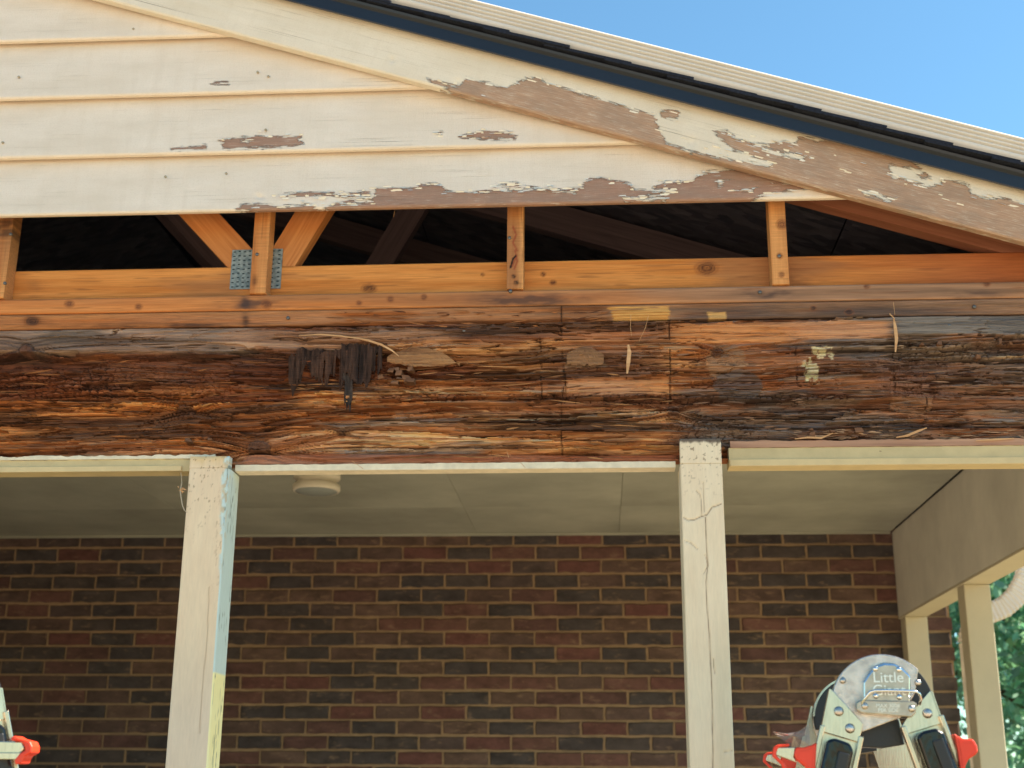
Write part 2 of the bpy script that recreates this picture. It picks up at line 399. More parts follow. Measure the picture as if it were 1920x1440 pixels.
for r in range(-2, 42):
    z = zj + BZ / 2 - (r + 0) * BZ                # r = 0: the course above the first joint
    if z < .08 or z > 3.0: continue
    off = (BX / 2 if r % 2 == 0 else 0) + rs.uniform(-.008, .008)
    i0 = int((-7 - xj) / BX)
    for i in range(i0, int((XR - xj) / BX) + 2):
        x0 = xj + off + i * BX + JT / 2; x1 = x0 + BX - JT
        if x0 > XR - .03 or x1 < -7: continue
        x1 = min(x1, XR); x0 = max(x0, -7)
        cells.append((x0, x1, z))
def hidden(x, y):
    if not (-30 < x < 1800 and 985 < y < 1455): return True
    if 318 < x < 405 or 1300 < x < 1350: return True
    return False
vis = []; rest = []
for cl in cells:
    xm = (cl[0] + cl[1]) / 2; X_, Y_ = proj(xm, YW, cl[2]); full = cl[1] - cl[0] > BX - JT - .004
    (rest if (hidden(float(X_), float(Y_)) or cl[2] > ZC) else vis).append((cl, full))
vis.sort(key=lambda c: -(c[0][1] - c[0][0])); rest += vis[298:]; vis = vis[:298]
for q, ((x0, x1, z), full) in enumerate(vis):
    me = BM[rs.randint(14)]
    o = bpy.data.objects.new('brick', me); col.objects.link(o); o.parent = bw
    o.location = ((x0 + x1) / 2 + 1.5, rs.uniform(-.003, .003), z + rs.normal(0, .0009)); o.scale = ((x1 - x0) / (BX - JT), 1, 1)
    o.rotation_euler = (rs.uniform(-.02, .02), rs.normal(0, .006), rs.uniform(-.008, .008))
parts = []
for (x0, x1, z), full in rest: parts.append((boxv(x0, x1, YW, YW + .09, z - (BZ - JT) / 2, z + (BZ - JT) / 2), BOXF))
v, f = merge(parts); ro = mesh('outer_bricks', v, f, M_brick_many, bw); ro['kind'] = 'stuff'
box('added_shade_wall', -3.35, -3.1, 2.86, YW - .002, 0, ZC - .002, M_brick, bw)  # unseen wall added to keep the porch's left end darker
# side wall of the house behind the corner, and its low roof
box('side_wall', XR - .25, XR - .008, YW + .26, 13, 0, 3.05, M_brick, bw)
mesh('house_roof', [(-7.3, YW - .02, 3.06), (XR + .3, YW - .02, 3.06), (XR + .3, 13, 3.06), (-7.3, 13, 3.06), (-6, 9.3, 3.9), (XR - 1, 9.3, 3.9)],
     [(0, 1, 5, 4), (1, 2, 5), (2, 3, 4, 5), (3, 0, 4), (3, 2, 1, 0)], M_shingle, bw)
tag(bw, 'dark red and charcoal brick house wall with tan mortar at the back of the porch', 'brick house')

# ================================================================== PORCH ROOF
SL = .3234
def rake_low(X): return 3.0496 - SL * X           # lower edge of the rake board at its face, Y = 2.72
AP = -1.7                                         # ridge
th = math.atan(SL); cs, sn = math.cos(th), math.sin(th)
ux_r, uz_r = np.array([cs, 0, -sn]), np.array([sn, 0, cs])
ux_l, uz_l = np.array([cs, 0, sn]), np.array([-sn, 0, cs])
XE = 1.72                                         # right eave
RW = .119                                         # rake board width
def slope_pt(X, Y, n): z = rake_low(X); return np.array([X, Y, z]) + n * uz_r
def mirror(p): return np.array([2 * AP - p[0], p[1], p[2]])
roof = empty('porch_roof', (AP, 4.3, rake_low(AP) + .14))
NDK = RW - .012                                   # underside of deck above the rake's lower edge
def slab(name, Xa, Xb, y0, y1, n0, n1, mat, left=False, parent=roof):
    v = []
    for n in (n0, n1):
        for X, y in ((Xa, y0), (Xb, y0), (Xb, y1), (Xa, y1)): v.append(slope_pt(X, y, n))
    f = BOXF
    if left: v = [mirror(p) for p in v]; f = [q[::-1] for q in f]
    return mesh(name, v, f, mat, parent)
for lf in (False, True):
    e = [AP - .001, -.62, .60, XE - .02]
    for a, b in zip(e[:-1], e[1:]): slab('roof_deck', a + .002, b - .002, 2.745, YW - .01, RW + .022, RW + .034, M_osb, lf)
    # courses of shingles, each lapping over the one below
    x = XE + .02; n = 0
    while x > AP + .05:
        x0 = max(x - .20, AP + .005); xb = x
        v = []
        dy = 2.682 + rs.uniform(-.004, .003)
        for (X, nn) in ((x0, RW + .038), (xb, RW + .045)):
            for y in (dy, YW - .012):
                v.append(slope_pt(X, y, nn)); v.append(slope_pt(X, y, nn + .007))
        ff = [(0, 4, 5, 1), (2, 3, 7, 6), (0, 2, 6, 4), (1, 5, 7, 3), (4, 6, 7, 5), (0, 1, 3, 2)]
        if lf: v = [mirror(p) for p in v]; ff = [q[::-1] for q in ff]
        mesh('shingle_course', v, ff, M_shingle, roof); x -= .142; n += 1
    # folded metal drip edge: face, small rolled lip, flange under the shingles
    pr = [(2.704, -.005), (2.7005, -.008), (2.699, -.005), (2.699, .022), (2.693, .028), (2.691, .034), (2.745, .036), (2.745, .0345), (2.70, .0325), (2.702, .022)]
    v = []
    for X in (AP, XE + .03): v += [slope_pt(X, y, RW + nn) for y, nn in pr]
    m_ = len(pr); ff = [(i, (i + 1) % m_, m_ + (i + 1) % m_, m_ + i) for i in range(m_)] + [tuple(range(m_))[::-1], tuple(range(m_, 2 * m_))]
    if lf: v = [mirror(p) for p in v]; ff = [q[::-1] for q in ff]
    de = mesh('drip_edge', v, ff, M_navy, roof)
    slab('eave_board', XE - .018, XE, 2.745, YW - .01, -.02, RW + .02, M_header, lf)
v = []
for y in (2.684, YW - .012):
    for dx_, dz_ in ((-.12, 0), (0, 0), (.12, 0), (.12, .009), (0, .011), (-.12, .009)):
        z_ = rake_low(AP) - SL * abs(dx_) + (RW + .058) / cs; v.append((AP + dx_, y, z_ + dz_))
mesh('ridge_cap', v, [(0, 1, 4, 5), (1, 2, 3, 4), (11, 10, 7, 6), (10, 9, 8, 7), (0, 6, 7, 1), (1, 7, 8, 2), (2, 8, 9, 3), (3, 9, 10, 4), (4, 10, 11, 5), (5, 11, 6, 0)], M_shingle, roof)
box('soffit', 1.412, XE - .02, 2.745, YW - .01, rake_low(XE) - .025, rake_low(XE) - .015, M_header, roof)
box('soffit', 2 * AP - XE + .02, 2 * AP - 1.412, 2.745, YW - .01, rake_low(XE) - .025, rake_low(XE) - .015, M_header, roof)
tag(roof, 'low gabled porch roof with navy drip edge and dark shingle courses', 'roof')

# downspout lying on the roof along the rake
ds = empty('roof_downspout', slope_pt(.5, 2.73, RW + .0565))
Hh, Dd = .065, .066; prof = []
for t in np.linspace(0, 1, 90):                   # front face with four pressed flutes
    s_ = t * Hh; dep = 0
    for c0 in (.36, .52, .68, .84): dep += .0075 * math.exp(-((t - c0) / .034) ** 2)
    edge = .016 * max(0, 1 - t / .28) ** 2 + .006 * max(0, (t - .9) / .1) ** 2
    prof.append((dep + edge, s_))
prof += [(Dd, Hh), (Dd, 0)]
v = []; xs_ = [-1.35, -.6, -.1, .4, .9, 1.4, 1.9]; mm = len(prof)
for X in xs_: v += [slope_pt(X, 2.70 + a, RW + .0565 + b) for a, b in prof]
f = []
for i in range(len(xs_) - 1):
    for q in range(mm): f.append((i * mm + q, i * mm + (q + 1) % mm, (i + 1) * mm + (q + 1) % mm, (i + 1) * mm + q))
f += [tuple(range(mm))[::-1], tuple(range((len(xs_) - 1) * mm, len(xs_) * mm))]
pipe = mesh('pipe', v, f, M_downspout, ds)
for X in (-.9, 1.55):
    slabv = [slope_pt(xx, yy, RW + nn) for nn in (.1220, .1234) for xx, yy in ((X, 2.704), (X + .03, 2.704), (X + .03, 2.768), (X, 2.768))]
    mesh('strap', slabv, BOXF, M_downspout, ds)
tag(ds, 'cream fluted metal downspout lying along the top edge of the porch roof', 'downspout')

# ================================================================== GABLE
gable = empty('gable_wall', (-.4, 2.77, 2.69))
def to_attr(sd_px): return np.clip(.5 + sd_px / 16., 0, 1)
SID = {
 0: dict(bare=[[(443, 394), (452, 384), (480, 382), (525, 389), (580, 384), (606, 394), (560, 399)],
     [(523, 367), (540, 362), (610, 361), (640, 363), (692, 360), (690, 367), (620, 368)],
     [(600, 395), (640, 377), (692, 373), (702, 366), (706, 354), (785, 352), (785, 346), (823, 345), (834, 358), (870, 362), (935, 358), (975, 358), (985, 350), (1030, 356), (1090, 352), (1100, 340), (1105, 334), (1140, 336), (1182, 345), (1186, 355), (1220, 356), (1240, 342), (1300, 340), (1310, 328), (1322, 322), (1400, 318), (1432, 325), (1456, 332), (1460, 344), (1490, 346), (1512, 352), (1490, 358), (1440, 363), (1400, 380), (960, 396)],
     [(925, 349), (950, 344), (972, 345), (972, 351)]],
     paint=[[(960, 352), (1036, 350), (1042, 355), (965, 357)], [(1022, 359), (1080, 357), (1078, 362)], [(1220, 356), (1268, 355), (1262, 362), (1225, 361)], [(1345, 336), (1358, 333), (1356, 346), (1348, 350)],
            [(1374, 357), (1412, 354), (1410, 360)], [(1165, 371), (1250, 366), (1246, 375), (1175, 376)], [(524, 371), (690, 366), (640, 381), (600, 382)], [(640, 382), (700, 372), (700, 380), (660, 386)]]),
 1: dict(bare=[[(411, 263), (440, 259), (505, 256), (565, 255), (560, 262), (569, 270), (520, 276), (420, 278), (418, 266)], [(322, 280), (345, 275), (386, 274), (386, 279)], [(862, 257), (880, 250), (908, 247), (950, 248), (969, 255), (966, 261), (870, 260)], [(816, 251), (829, 248), (828, 252)]],
     paint=[[(452, 265), (470, 262), (466, 268)]]),
 2: dict(bare=[[(398, 158), (405, 154), (428, 153), (428, 157)]], paint=[]),
}
ZS = [2.874, 3.025, 3.185, 3.344, 3.50]
holes = [(487, 369, 8), (1296, 262, 6)]
for i, z0 in enumerate(ZS):
    H = (ZS[i + 1] - z0 if i + 1 < len(ZS) else .09) + .012
    spec = SID.get(i, dict(bare=[], paint=[]))
    tilt = .026 / H; L = math.hypot(1, tilt); uz = np.array([0, tilt / L, 1 / L])
    lim = lambda vs, z0=z0: np.minimum((3.0496 + .05 - (z0 + vs)) / SL, 1.38) - (-4.2)
    def af(U, V, px, py, spec=spec):
        s = np.full(U.shape, -60.)
        for p in spec['bare']: s = np.maximum(s, poly_sd(px, py, p))
        for p in spec['paint']: s = np.minimum(s, -poly_sd(px, py, p))
        return to_attr(s * 1.0) - .0
    def hf(U, V, px, py, s=i, H=H):
        h = .0006 * fb(U * 3, V * 40, 3, s) + .0012 * (fb(U * .7, V * 0 + s, 2, 50 + s) - .5)
        for (hx, hy, r) in holes: h = h - .004 * np.exp(-((px - hx) ** 2 / r ** 2 + (py - hy) ** 2 / (r * .6) ** 2))
        edge = ss(.004, .0, V); h = h - .0035 * edge + (V < .006) * .0015 * (fb(U * 60, V * 10, 3, 70 + s) - .6)
        return h
    us = steps(0, 5.5, .0028, 2.68, 5.22)
    vs = np.concatenate([[0, .0012, .0025, .004, .006], np.linspace(.0085, H, int(H / .0032))])
    grid_board('siding_board', gable, M_siding, (-4.2, 2.743, z0), (1, 0, 0), uz, us, vs, .0105, hf, None, af, umax=lim)
# rake boards
RB = [[(800, 150), (860, 162), (874, 147), (915, 156), (950, 165), (962, 158), (990, 147), (1010, 148), (1050, 165), (1135, 190), (1228, 217), (1236, 245), (1250, 268), (1300, 287), (1420, 330), (1300, 320), (1000, 240)],
      [(1337, 246), (1362, 246), (1380, 262), (1435, 273), (1465, 266), (1490, 271), (1495, 262), (1535, 266), (1560, 262), (1636, 283), (1706, 299), (1726, 317), (1700, 314), (1668, 309), (1672, 330), (1700, 340), (1740, 350), (1764, 346), (1770, 337), (1812, 345), (1822, 362), (1850, 372), (1885, 372), (1925, 384), (1990, 410), (1990, 520), (1600, 400), (1250, 300), (1262, 276), (1330, 292), (1440, 312), (1448, 306), (1375, 282)],
      [(1237, 208), (1255, 206), (1273, 212), (1270, 223), (1240, 219)], [(1497, 258), (1500, 254), (1536, 268), (1530, 273)], [(1720, 328), (1735, 325), (1745, 333), (1728, 334)]]
RP = [[(1322, 274), (1345, 276), (1400, 289), (1446, 304), (1440, 312), (1380, 298), (1330, 284)], [(1615, 357), (1640, 360), (1676, 374), (1668, 378), (1625, 366)], [(1430, 278), (1520, 296), (1500, 300), (1440, 288)]]
for lf in (False, True):
    us = steps(0, 3.60, .0026, .55, 2.92)
    vs = np.concatenate([[0, .0012, .0025, .004], np.linspace(.0065, RW + .014, 48)])
    def af(U, V, px, py):
        s = np.full(U.shape, -60.)
        for p in RB: s = np.maximum(s, poly_sd(px, py, p))
        for p in RP: s = np.minimum(s, -poly_sd(px, py, p))
        return to_attr(s)
    def hf(U, V, px, py):
        h = .0008 * fb(U * 4, V * 60, 3, 5) - .003 * ss(.004, 0, V) + (V < .006) * .0025 * (fb(U * 40, V * 10, 3, 9) - .6)
        for (hx, hy, r) in ((1297, 266, 9), (735, 112, 6), (858, 155, 7)): h = h - .003 * np.exp(-((px - hx) ** 2 + (py - hy) ** 2) / r ** 2)
        return h
    if not lf:
        p0 = np.array([AP + .003, 2.72, rake_low(AP)])
        grid_board('rake_board', gable, M_rake, p0, ux_r, uz_r, us, vs, .021, hf, None, af)
    else:
        p0 = np.array([AP - .003, 2.72, rake_low(AP)]) - ux_l * 3.6
        grid_board('rake_board', gable, M_rake, p0, ux_l, uz_l, steps(0, 3.6, .05), np.linspace(0, RW + .014, 6), .021, None, None, lambda U, V, a, b: np.zeros_like(U))
# framing lumber painter
def wood_col(U, V, seed, c1, c2, c3=None, axis=0):
    a, b = (U, V)
    wv = .006 * (fb(a * 2.2, b * 9, 3, seed) - .5)
    r = fb(a * 1.3, (b + wv) * 55, 4, seed + 3); r2 = fb(a * 7, (b + wv) * 260, 3, seed + 9)
    t = np.clip((r - .5) * 2.0 + .5 + (r2 - .5) * .8, 0, 1)
    c = mixc(lin(c1), lin(c2), t)
    bl = fb(a * 2.3, b * 16, 4, seed + 31); c = mixc(c, lin((150, 104, 72)), .55 * ss(.52, .72, bl)); c = mixc(c, lin((120, 66, 36)), .5 * ss(.66, .8, r2))
    if c3 is not None: c = mixc(c, lin(c3), ss(.55, .8, fb(a * 1.1, b * 12, 3, seed + 21)) * .7)
    return c
def knots(c, px, py, ks, dark=(92, 50, 30)):
    for (kx, ky, rx, ry) in ks:
        d = np.sqrt(((px - kx) / rx) ** 2 + ((py - ky) / ry) ** 2) + .25 * (fb(px * .15, py * .15, 3, 4) - .5)
        c = mixc(c, lin(dark), ss(1.15, .75, d) * (.75 + .25 * np.cos(d * 14))); c = mixc(c, lin((150, 84, 44)), .5 * ss(.3, .0, np.abs(d - 1.2)))
    return c
def stain(c, px, py, lst, color=(70, 56, 54)):
    for (x, y, rx, ry, a) in lst:
        d = ((px - x) / rx) ** 2 + ((py - y) / ry) ** 2; n = fb(px * .03, py * .12, 4, 31)
        c = mixc(c, lin(color), np.clip(.62 * a * np.exp(-d) * (n * 2.4 - .5), 0, .75))
    return c
# studs: px of (left, right) at the foot, depth of the visible side
STUD = [(-30, 14, 562, None), (467, 498, 556, None), (949, 982, 546, None), (1447, 1482, 536, None)]
for q, (xl, xr, yb, _) in enumerate(STUD):
    a = atY(xl, yb - 2, 2.796); b = atY(xr, yb - 2, 2.796); zt = rake_low(a[0]) - .0
    wid = .038
    x0 = (a[0] + b[0]) / 2 - wid / 2
    def cf(U, V, px, py, h, q=q):
        c = wood_col(V, U, 40 + q * 7, (196, 122, 66), (232, 164, 100))
        if q == 0: c = stain(c, px, py, [(10, 425, 30, 24, 1.6)], (52, 42, 40))
        if q == 1: c = stain(c, px, py, [(477, 525, 5, 10, 1.5)], (70, 40, 30))
        if q == 2:
            for pth in ([(962, 425), (968, 440), (962, 455), (970, 470)], [(960, 500), (966, 486), (968, 480)], [(966, 470), (970, 490), (964, 505)]):
                c = mixc(c, lin((150, 62, 40)), .7 * ss(2.6, .8, seg_d(px, py, pth)))
            c = mixc(c, lin((40, 26, 22)), ss(2.6, 1, seg_d(px, py, [(957, 502), (962, 485), (967, 480)])))
            c = knots(c, px, py, [(963, 518, 4, 4), (968, 530, 5, 4)], (50, 34, 26))
        if q == 3: c = knots(c, px, py, [(1466, 421, 9, 8), (1462, 480, 5, 5), (1465, 515, 5, 5)], (120, 70, 46))
        return c
    grid_board('stud', gable, M_timber, (x0, 2.796, 2.686), (1, 0, 0), (0, 0, 1), np.linspace(0, wid, 16), np.linspace(0, zt - 2.686 + .03, 150), .0435,
               lambda U, V, px, py, q=q: .0006 * fb(U * 200, V * 8, 3, q), cf)
# nails in the studs and boards
M_pnail = m_plain('painted_nail', S(176, 160, 136), .6, 0, .1, 40, 0)
def nail(px, py, Y, parent, r=.0042, top=None, mat=None):
    p = atY(px, py, Y); v, f = lathe([(0, -.0022), (r * .7, -.002), (r, -.0008), (r, .003)], p, 10, 'y'); return mesh('nail', v, f, mat or M_nail, parent, True, top=top)
for (a, b) in ((955, 446), (957, 546), (482, 477), (1461, 480), (9, 531), (20, 439)): nail(a, b, 2.795, gable)
for (a, b) in ((35, 144), (250, 54), (483, 135), (503, 143), (498, 243), (5, 267), (424, 325), (310, 331)): nail(a, b, 2.7455 + .0, gable, .003, mat=M_pnail)
rf = np.random.RandomState(5); FV = []; FF = []
def flakes(polys, Y, d, dens, ok=None):
    d = np.array(d, float); nn = np.array([-d[2], 0, d[0]])
    for pl in polys:
        for (ax, ay), (bx, by) in zip(pl, pl[1:] + pl[:1]):
            for t in np.arange(0, 1, 1 / max(1, math.hypot(bx - ax, by - ay) / dens)):
                if rf.rand() < .45: continue
                x, y = ax + (bx - ax) * (t + rf.uniform(-.1, .1)), ay + (by - ay) * (t + rf.uniform(-.1, .1)) + rf.normal(0, 3)
                p = atY(x, y, Y); w_, h_ = rf.uniform(.005, .020), rf.uniform(.0007, .0020)
                if ok is not None and not ok(p): continue
                lf_ = rf.uniform(.0006, .0030); up_ = rf.choice([-1, 1]); b0 = len(FV)
                for q, u in enumerate((-.5, 0, .5)):
                    for m_, v_ in enumerate((-1, 0, 1)):
                        lift_ = lf_ * ((v_ * up_ + 1) / 2) ** 2 + .0006; FV.append(p + d * (u + rf.normal(0, .12)) * w_ + nn * (v_ + rf.normal(0, .15)) * h_ * (1 - .3 * abs(u)) + np.array([0, -lift_, 0]))
                for q in range(2):
                    for m_ in range(2): FF.append((b0 + q * 3 + m_, b0 + q * 3 + 3 + m_, b0 + q * 3 + 4 + m_, b0 + q * 3 + 1 + m_))
for q in (0, 1): flakes(SID[q]['bare'] + SID[q]['paint'], 2.7435 if q == 0 else 2.7475, (1, 0, 0), 9, lambda p: p[2] > 2.878 and p[2] < rake_low(p[0]) - .006)
in_r = lambda x, y: y < 3.0
flakes([[p for p in pl if p[1] < 440 and p[0] < 1935] for pl in (RB[:1] + RB[2:] + RP)] + [RB[1][:25]], 2.7195, ux_r, 10, lambda p: .006 < p[2] - rake_low(p[0]) < .104)
M_flake = m_plain('curled_paint', S(240, 232, 218), .6, 0, .1, 60, 0)
keep = [p for p in FV]
pf_ = mesh('paint_flakes', FV, FF, M_flake, gable, True); pf_['kind'] = 'stuff'
tag(gable, 'weathered cream lap-siding gable with peeling paint and opened framing below', 'gable wall')

# ================================================================== ROOF TRUSSES
CT0, CT1 = 2.6855, 2.772
tc_low = lambda X: rake_low(X) + .024
def bar(name, p0, p1, w_, y0, y1, mat, parent):
    p0, p1 = np.array(p0, float), np.array(p1, float); d = (p1 - p0); L = np.linalg.norm(d); d /= L
    X = np.array([d[0], 0, d[1]]); Z = np.array([-d[1], 0, d[0]])
    me = raw(name, boxv(0, L, 0, y1 - y0, -w_ / 2, w_ / 2), BOXF); o = link(name, me, mat, parent)
    L0 = np.array([p0[0], y0, p0[1]]) - base(parent)
    o.matrix_basis = Matrix(((X[0], 0, Z[0], L0[0]), (0, 1, 0, L0[1]), (X[2], 0, Z[2], L0[2]), (0, 0, 0, 1))); return o
def truss(y0, front):
    y1 = y0 + .038
    t = empty('roof_truss', (AP, y0, CT0))
    if front:
        def cf(U, V, px, py, h):
            c = wood_col(U, V, 91, (202, 120, 52), (236, 158, 84)); c = mixc(c, lin((176, 96, 62)), ss(1450, 1900, px) * .75)
            c = knots(c, px, py, [(692, 541, 12, 7), (1325, 503, 18, 11), (1037, 530, 6, 4), (1018, 514, 4, 4), (905, 515, 3, 3)])
            c = stain(c, px, py, [(1500, 525, 40, 20, .9), (60, 540, 20, 25, .5), (1350, 535, 40, 10, .7)], (120, 76, 50))
            return c
        us = steps(0, 6.09, .0035, 3.25, 5.85)
        grid_board('bottom_chord', t, M_timber, (-4.78, y0, CT0), (1, 0, 0), (0, 0, 1), us, np.linspace(0, CT1 - CT0, 30), .038, lambda U, V, a, b: .0008 * fb(U * 5, V * 80, 3, 3), cf)
    else:
        box('bottom_chord', -4.78, 1.30, y0, y1, CT0 + .008, CT1 + .008, M_shadewood, t)
    for sg in (1, -1):
        xa, xb = AP, 1.62
        za, zb = tc_low(xa), tc_low(xb)
        n = np.array([sn, cs]) * .044
        p = (np.array([xa + .02, za - .02 * SL]) + n, np.array([xb, zb]) + n)
        if sg < 0: p = [np.array([2 * AP - a[0], a[1]]) for a in p]
        bar('top_chord', p[0], p[1], .088, y0 + .0005, y1 + .0005, M_redwood if front else M_shadewood, t)
    # webs meet at the lower chord behind the second stud
    cx = float(atY(486, 505, 2.85)[0])
    l2 = atY(372, 400, 2.85); l1 = atY(455, 490, 2.85); r1 = atY(528, 492, 2.85); r2 = atY(585, 400, 2.85)
    for (a, b) in ((l1, l2), (r1, r2)):
        d = (b - a)[[0, 2]]; d /= np.linalg.norm(d); s0 = (CT1 + .006 - a[2]) / d[1]; top_z = tc_low(a[0] + d[0] * .6) - .01
        tt = 0.0
        q0 = a[[0, 2]] + d * s0
        ln = 0
        while ln < 2 and (q0 + d * ln)[1] < tc_low(abs((q0 + d * ln)[0] - AP) + AP) - .03: ln += .01
        bar('web', q0, q0 + d * ln, .072, y0 + .001, y1 - .001, M_trusswood if front else M_shadewood, t)
    if front:
        for (xa, xb, ya, yb) in ((436, 469, 469, 542), (507, 526, 467, 541)):
            p = atY(xa, ya, y0 - .001); p2 = atY(xb, yb, y0 - .001)
            pl = box('gusset_plate', p[0], p2[0], y0 - .0022, y0 - .0004, p2[2], p[2], M_galv, t)
            slots = []
            nx = 2 if xb - xa < 25 else 4
            for ii in range(nx):
                for jj in range(9):
                    sx = p[0] + (ii + .5) * (p2[0] - p[0]) / nx; sz = p2[2] + (jj + .5) * (p[2] - p2[2]) / 9 + (.0015 if ii % 2 else 0)
                    slots.append((boxv(sx - .0028, sx + .0028, y0 - .0026, y0 - .002, sz - .0014, sz + .0014), BOXF))
            v, f = merge(slots); mesh('tooth_slots', v, f, M_slot, pl, top=t)
    return t
names = ['pine roof truss framing the open gable, carrying the blue-grey gusset plates', 'dim roof truss in the dark attic, next behind the gable truss',
         'deepest dim roof truss against the house in the dark attic']
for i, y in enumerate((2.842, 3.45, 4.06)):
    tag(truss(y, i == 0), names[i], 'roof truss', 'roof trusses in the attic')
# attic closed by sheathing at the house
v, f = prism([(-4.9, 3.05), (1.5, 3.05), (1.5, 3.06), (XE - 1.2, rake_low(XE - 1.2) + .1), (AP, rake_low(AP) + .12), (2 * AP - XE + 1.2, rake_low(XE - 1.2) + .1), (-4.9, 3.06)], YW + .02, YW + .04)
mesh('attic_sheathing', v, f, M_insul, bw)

# ================================================================== ROTTEN BEAM
beam = empty('porch_beam', (-.3, 2.82, 2.26))
def plate_cols(which):
    def cf(U, V, px, py, h):
        X = U - 4.78; c = wood_col(U, V, 120 + which * 13, (198, 116, 58), (230, 152, 88))
        grey = wood_col(U, V, 150 + which, (132, 100, 78), (186, 140, 108))
        n = fb(X * 1.6, V * 20, 4, 60 + which)
        c = mixc(c, grey, np.clip(ss(600, 1500, px) * .9 + (n - .5) * .8, 0, 1) if which == 0 else np.clip(.35 + ss(900, 1500, px) * .6 + (n - .5), 0, 1))
        if which == 0:
            c = stain(c, px, py, [(470, 572, 60, 14, 1.3), (990, 562, 110, 12, 1.5), (460, 575, 8, 40, 1.5), (1440, 550, 50, 12, 1.4), (1820, 552, 60, 9, .9)], (66, 54, 54))
            c = knots(c, px, py, [(130, 570, 8, 6), (260, 575, 6, 5), (500, 571, 8, 7), (732, 561, 6, 5), (795, 557, 5, 5), (673, 568, 5, 4), (1850, 532, 6, 5), (1625, 537, 5, 4)], (110, 64, 44))
        else:
            rot = ss(.0, .5, fb(X * 3.5, V * 90, 4, 77) - .25) * (ss(600, 660, px) * ss(1165, 1110, px) + .5 * ss(1260, 1290, px) * ss(1440, 1380, px))
            d = mixc(lin((96, 54, 34)), lin((176, 104, 56)), np.clip((fb(X * 6, V * 220, 4, 79) - .5) * 2.2 + .5, 0, 1)); c = mixc(c, d, rot)
            c = mixc(c, lin((84, 74, 72)), .6 * ss(1250, 1300, px) * ss(.35, .7, fb(X * 3, V * 30, 3, 6)))
            c = mixc(c, mixc(lin((204, 128, 56)), lin((240, 184, 108)), np.clip((fb(X * 3, V * 300, 4, 81) - .5) * 2.4 + .5, 0, 1)), ss(0, 3, poly_sd(px, py, [(1140, 577), (1255, 573), (1257, 610), (1160, 609), (1150, 600)]) + 14 * (fb(X * 14, V * 320, 3, 3) - .5)))
            c = mixc(c, lin((236, 182, 112)), .8 * ss(0, 4, poly_sd(px, py, [(1325, 585), (1362, 582), (1365, 602), (1327, 604)]) + 6 * (fb(X * 40, V * 300, 3, 8) - .5)))
            c = stain(c, px, py, [(460, 600, 7, 40, 1.4), (350, 612, 160, 6, 1.5), (690, 612, 120, 6, 1.2), (60, 603, 16, 10, 1.3)], (50, 40, 40))
            c = knots(c, px, py, [(60, 602, 12, 8), (1525, 577, 5, 4), (1592, 585, 7, 5)], (70, 46, 40))
        c = mixc(c, lin((52, 34, 28)), .85 * ss(2.2, .6, seg_d(px, py, [(1052, 575), (1053, 625)]))) if which else c
        return c
    def hf(U, V, px, py):
        X = U - 4.78; h = .0016 * (fb(X * 3, V * 60, 3, which) - .5) - .002 * (ss(.003, 0, V) + ss(.034, .037, V))
        if which:
            m_ = ss(600, 660, px) * ss(1165, 1110, px) + .3; t = fb(X * 3.5, V * 110, 4, 77); h = h - m_ * .006 * ss(.38, .62, t)
            h = h - .004 * ss(2, .6, seg_d(px, py, [(1052, 575), (1053, 625)]))
        return h
    return hf, cf
us = steps(0, 6.19, .003, 3.28, 5.82)
for which, (za, zb) in enumerate(((2.6465, 2.6840), (2.6075, 2.6450))):
    hf, cf = plate_cols(which)
    grid_board('top_plate', beam, M_timber if which == 0 else M_rot, (-4.78, YB + .001 * which, za), (1, 0, 0), (0, 0, 1), us, np.linspace(0, zb - za, 24), .089 if which == 0 else .04, hf, cf)
# main rotten member
def afb(X, W, fx, fz, o=4, s=0):                 # long fibres: detail grows faster across the grain than along it
    t = 0; a = 1; n = 0
    for k in range(o):
        t = t + a * vn(X * fx * 1.55 ** k + 17.3 * k, W * fz * 2 ** k + 9.1 * k, s + k); n += a; a *= .58
    return t / n
def beam_fields(X, Z, px, py):
    kn = [(348, 772, 16), (485, 846, 24), (52, 658, 13), (1262, 770, 14), (1345, 660, 10), (640, 812, 8)]
    wz = .034 * (fb(X * 1.3, Z * 6, 3, 1) - .5) + .007 * (fb(X * 6, Z * 22, 3, 2) - .5)
    for (kx, ky, r) in kn:
        d2 = ((px - kx) / (r * 3.0)) ** 2 + ((py - ky) / (r * 1.8)) ** 2; wz = wz + .016 * (r / 16) * np.sign(ky - py) * np.exp(-d2)
    W = Z + wz
    f1 = afb(X, W, 1.3, 70, 5, 11); f2 = afb(X, W, 6, 330, 3, 12); t = fb(X * 2.6, W * 34, 5, 13)
    st = np.clip((f1 * .55 + f2 * .45 - .5) * 2.6 + .5, 0, 1)
    nz = 26 * (fb(X * 6, Z * 16, 4, 14) - .5)                    # wobble of zone borders, px
    return dict(W=W, f1=f1, f2=f2, t=t, st=st, nz=nz, kn=kn)
CUTS = [([(1051, 577), (1053, 640), (1058, 720), (1051, 760), (1055, 872)], 1.7), ([(1012, 620), (1014, 680), (1016, 742)], 1.2), ([(1254, 600), (1256, 660), (1258, 775)], 1.3), ([(1060, 700), (1062, 752)], 1.1),
        ([(1491, 640), (1494, 700), (1497, 770)], 1.3), ([(1675, 640), (1680, 735)], 1.4), ([(1740, 740), (1738, 790)], 1.0)]
def zone(px, py, x0, x1, y0, y1, nz, s=10):
    sx = s * 3 + 8
    return ss(-sx, sx, px - x0 + 2.5 * nz) * ss(-sx, sx, x1 - px + 2.5 * nz) * ss(-s * .5, s * .5, py - y0 + nz * .5) * ss(-s * .5, s * .5, y1 - py + nz * .5)
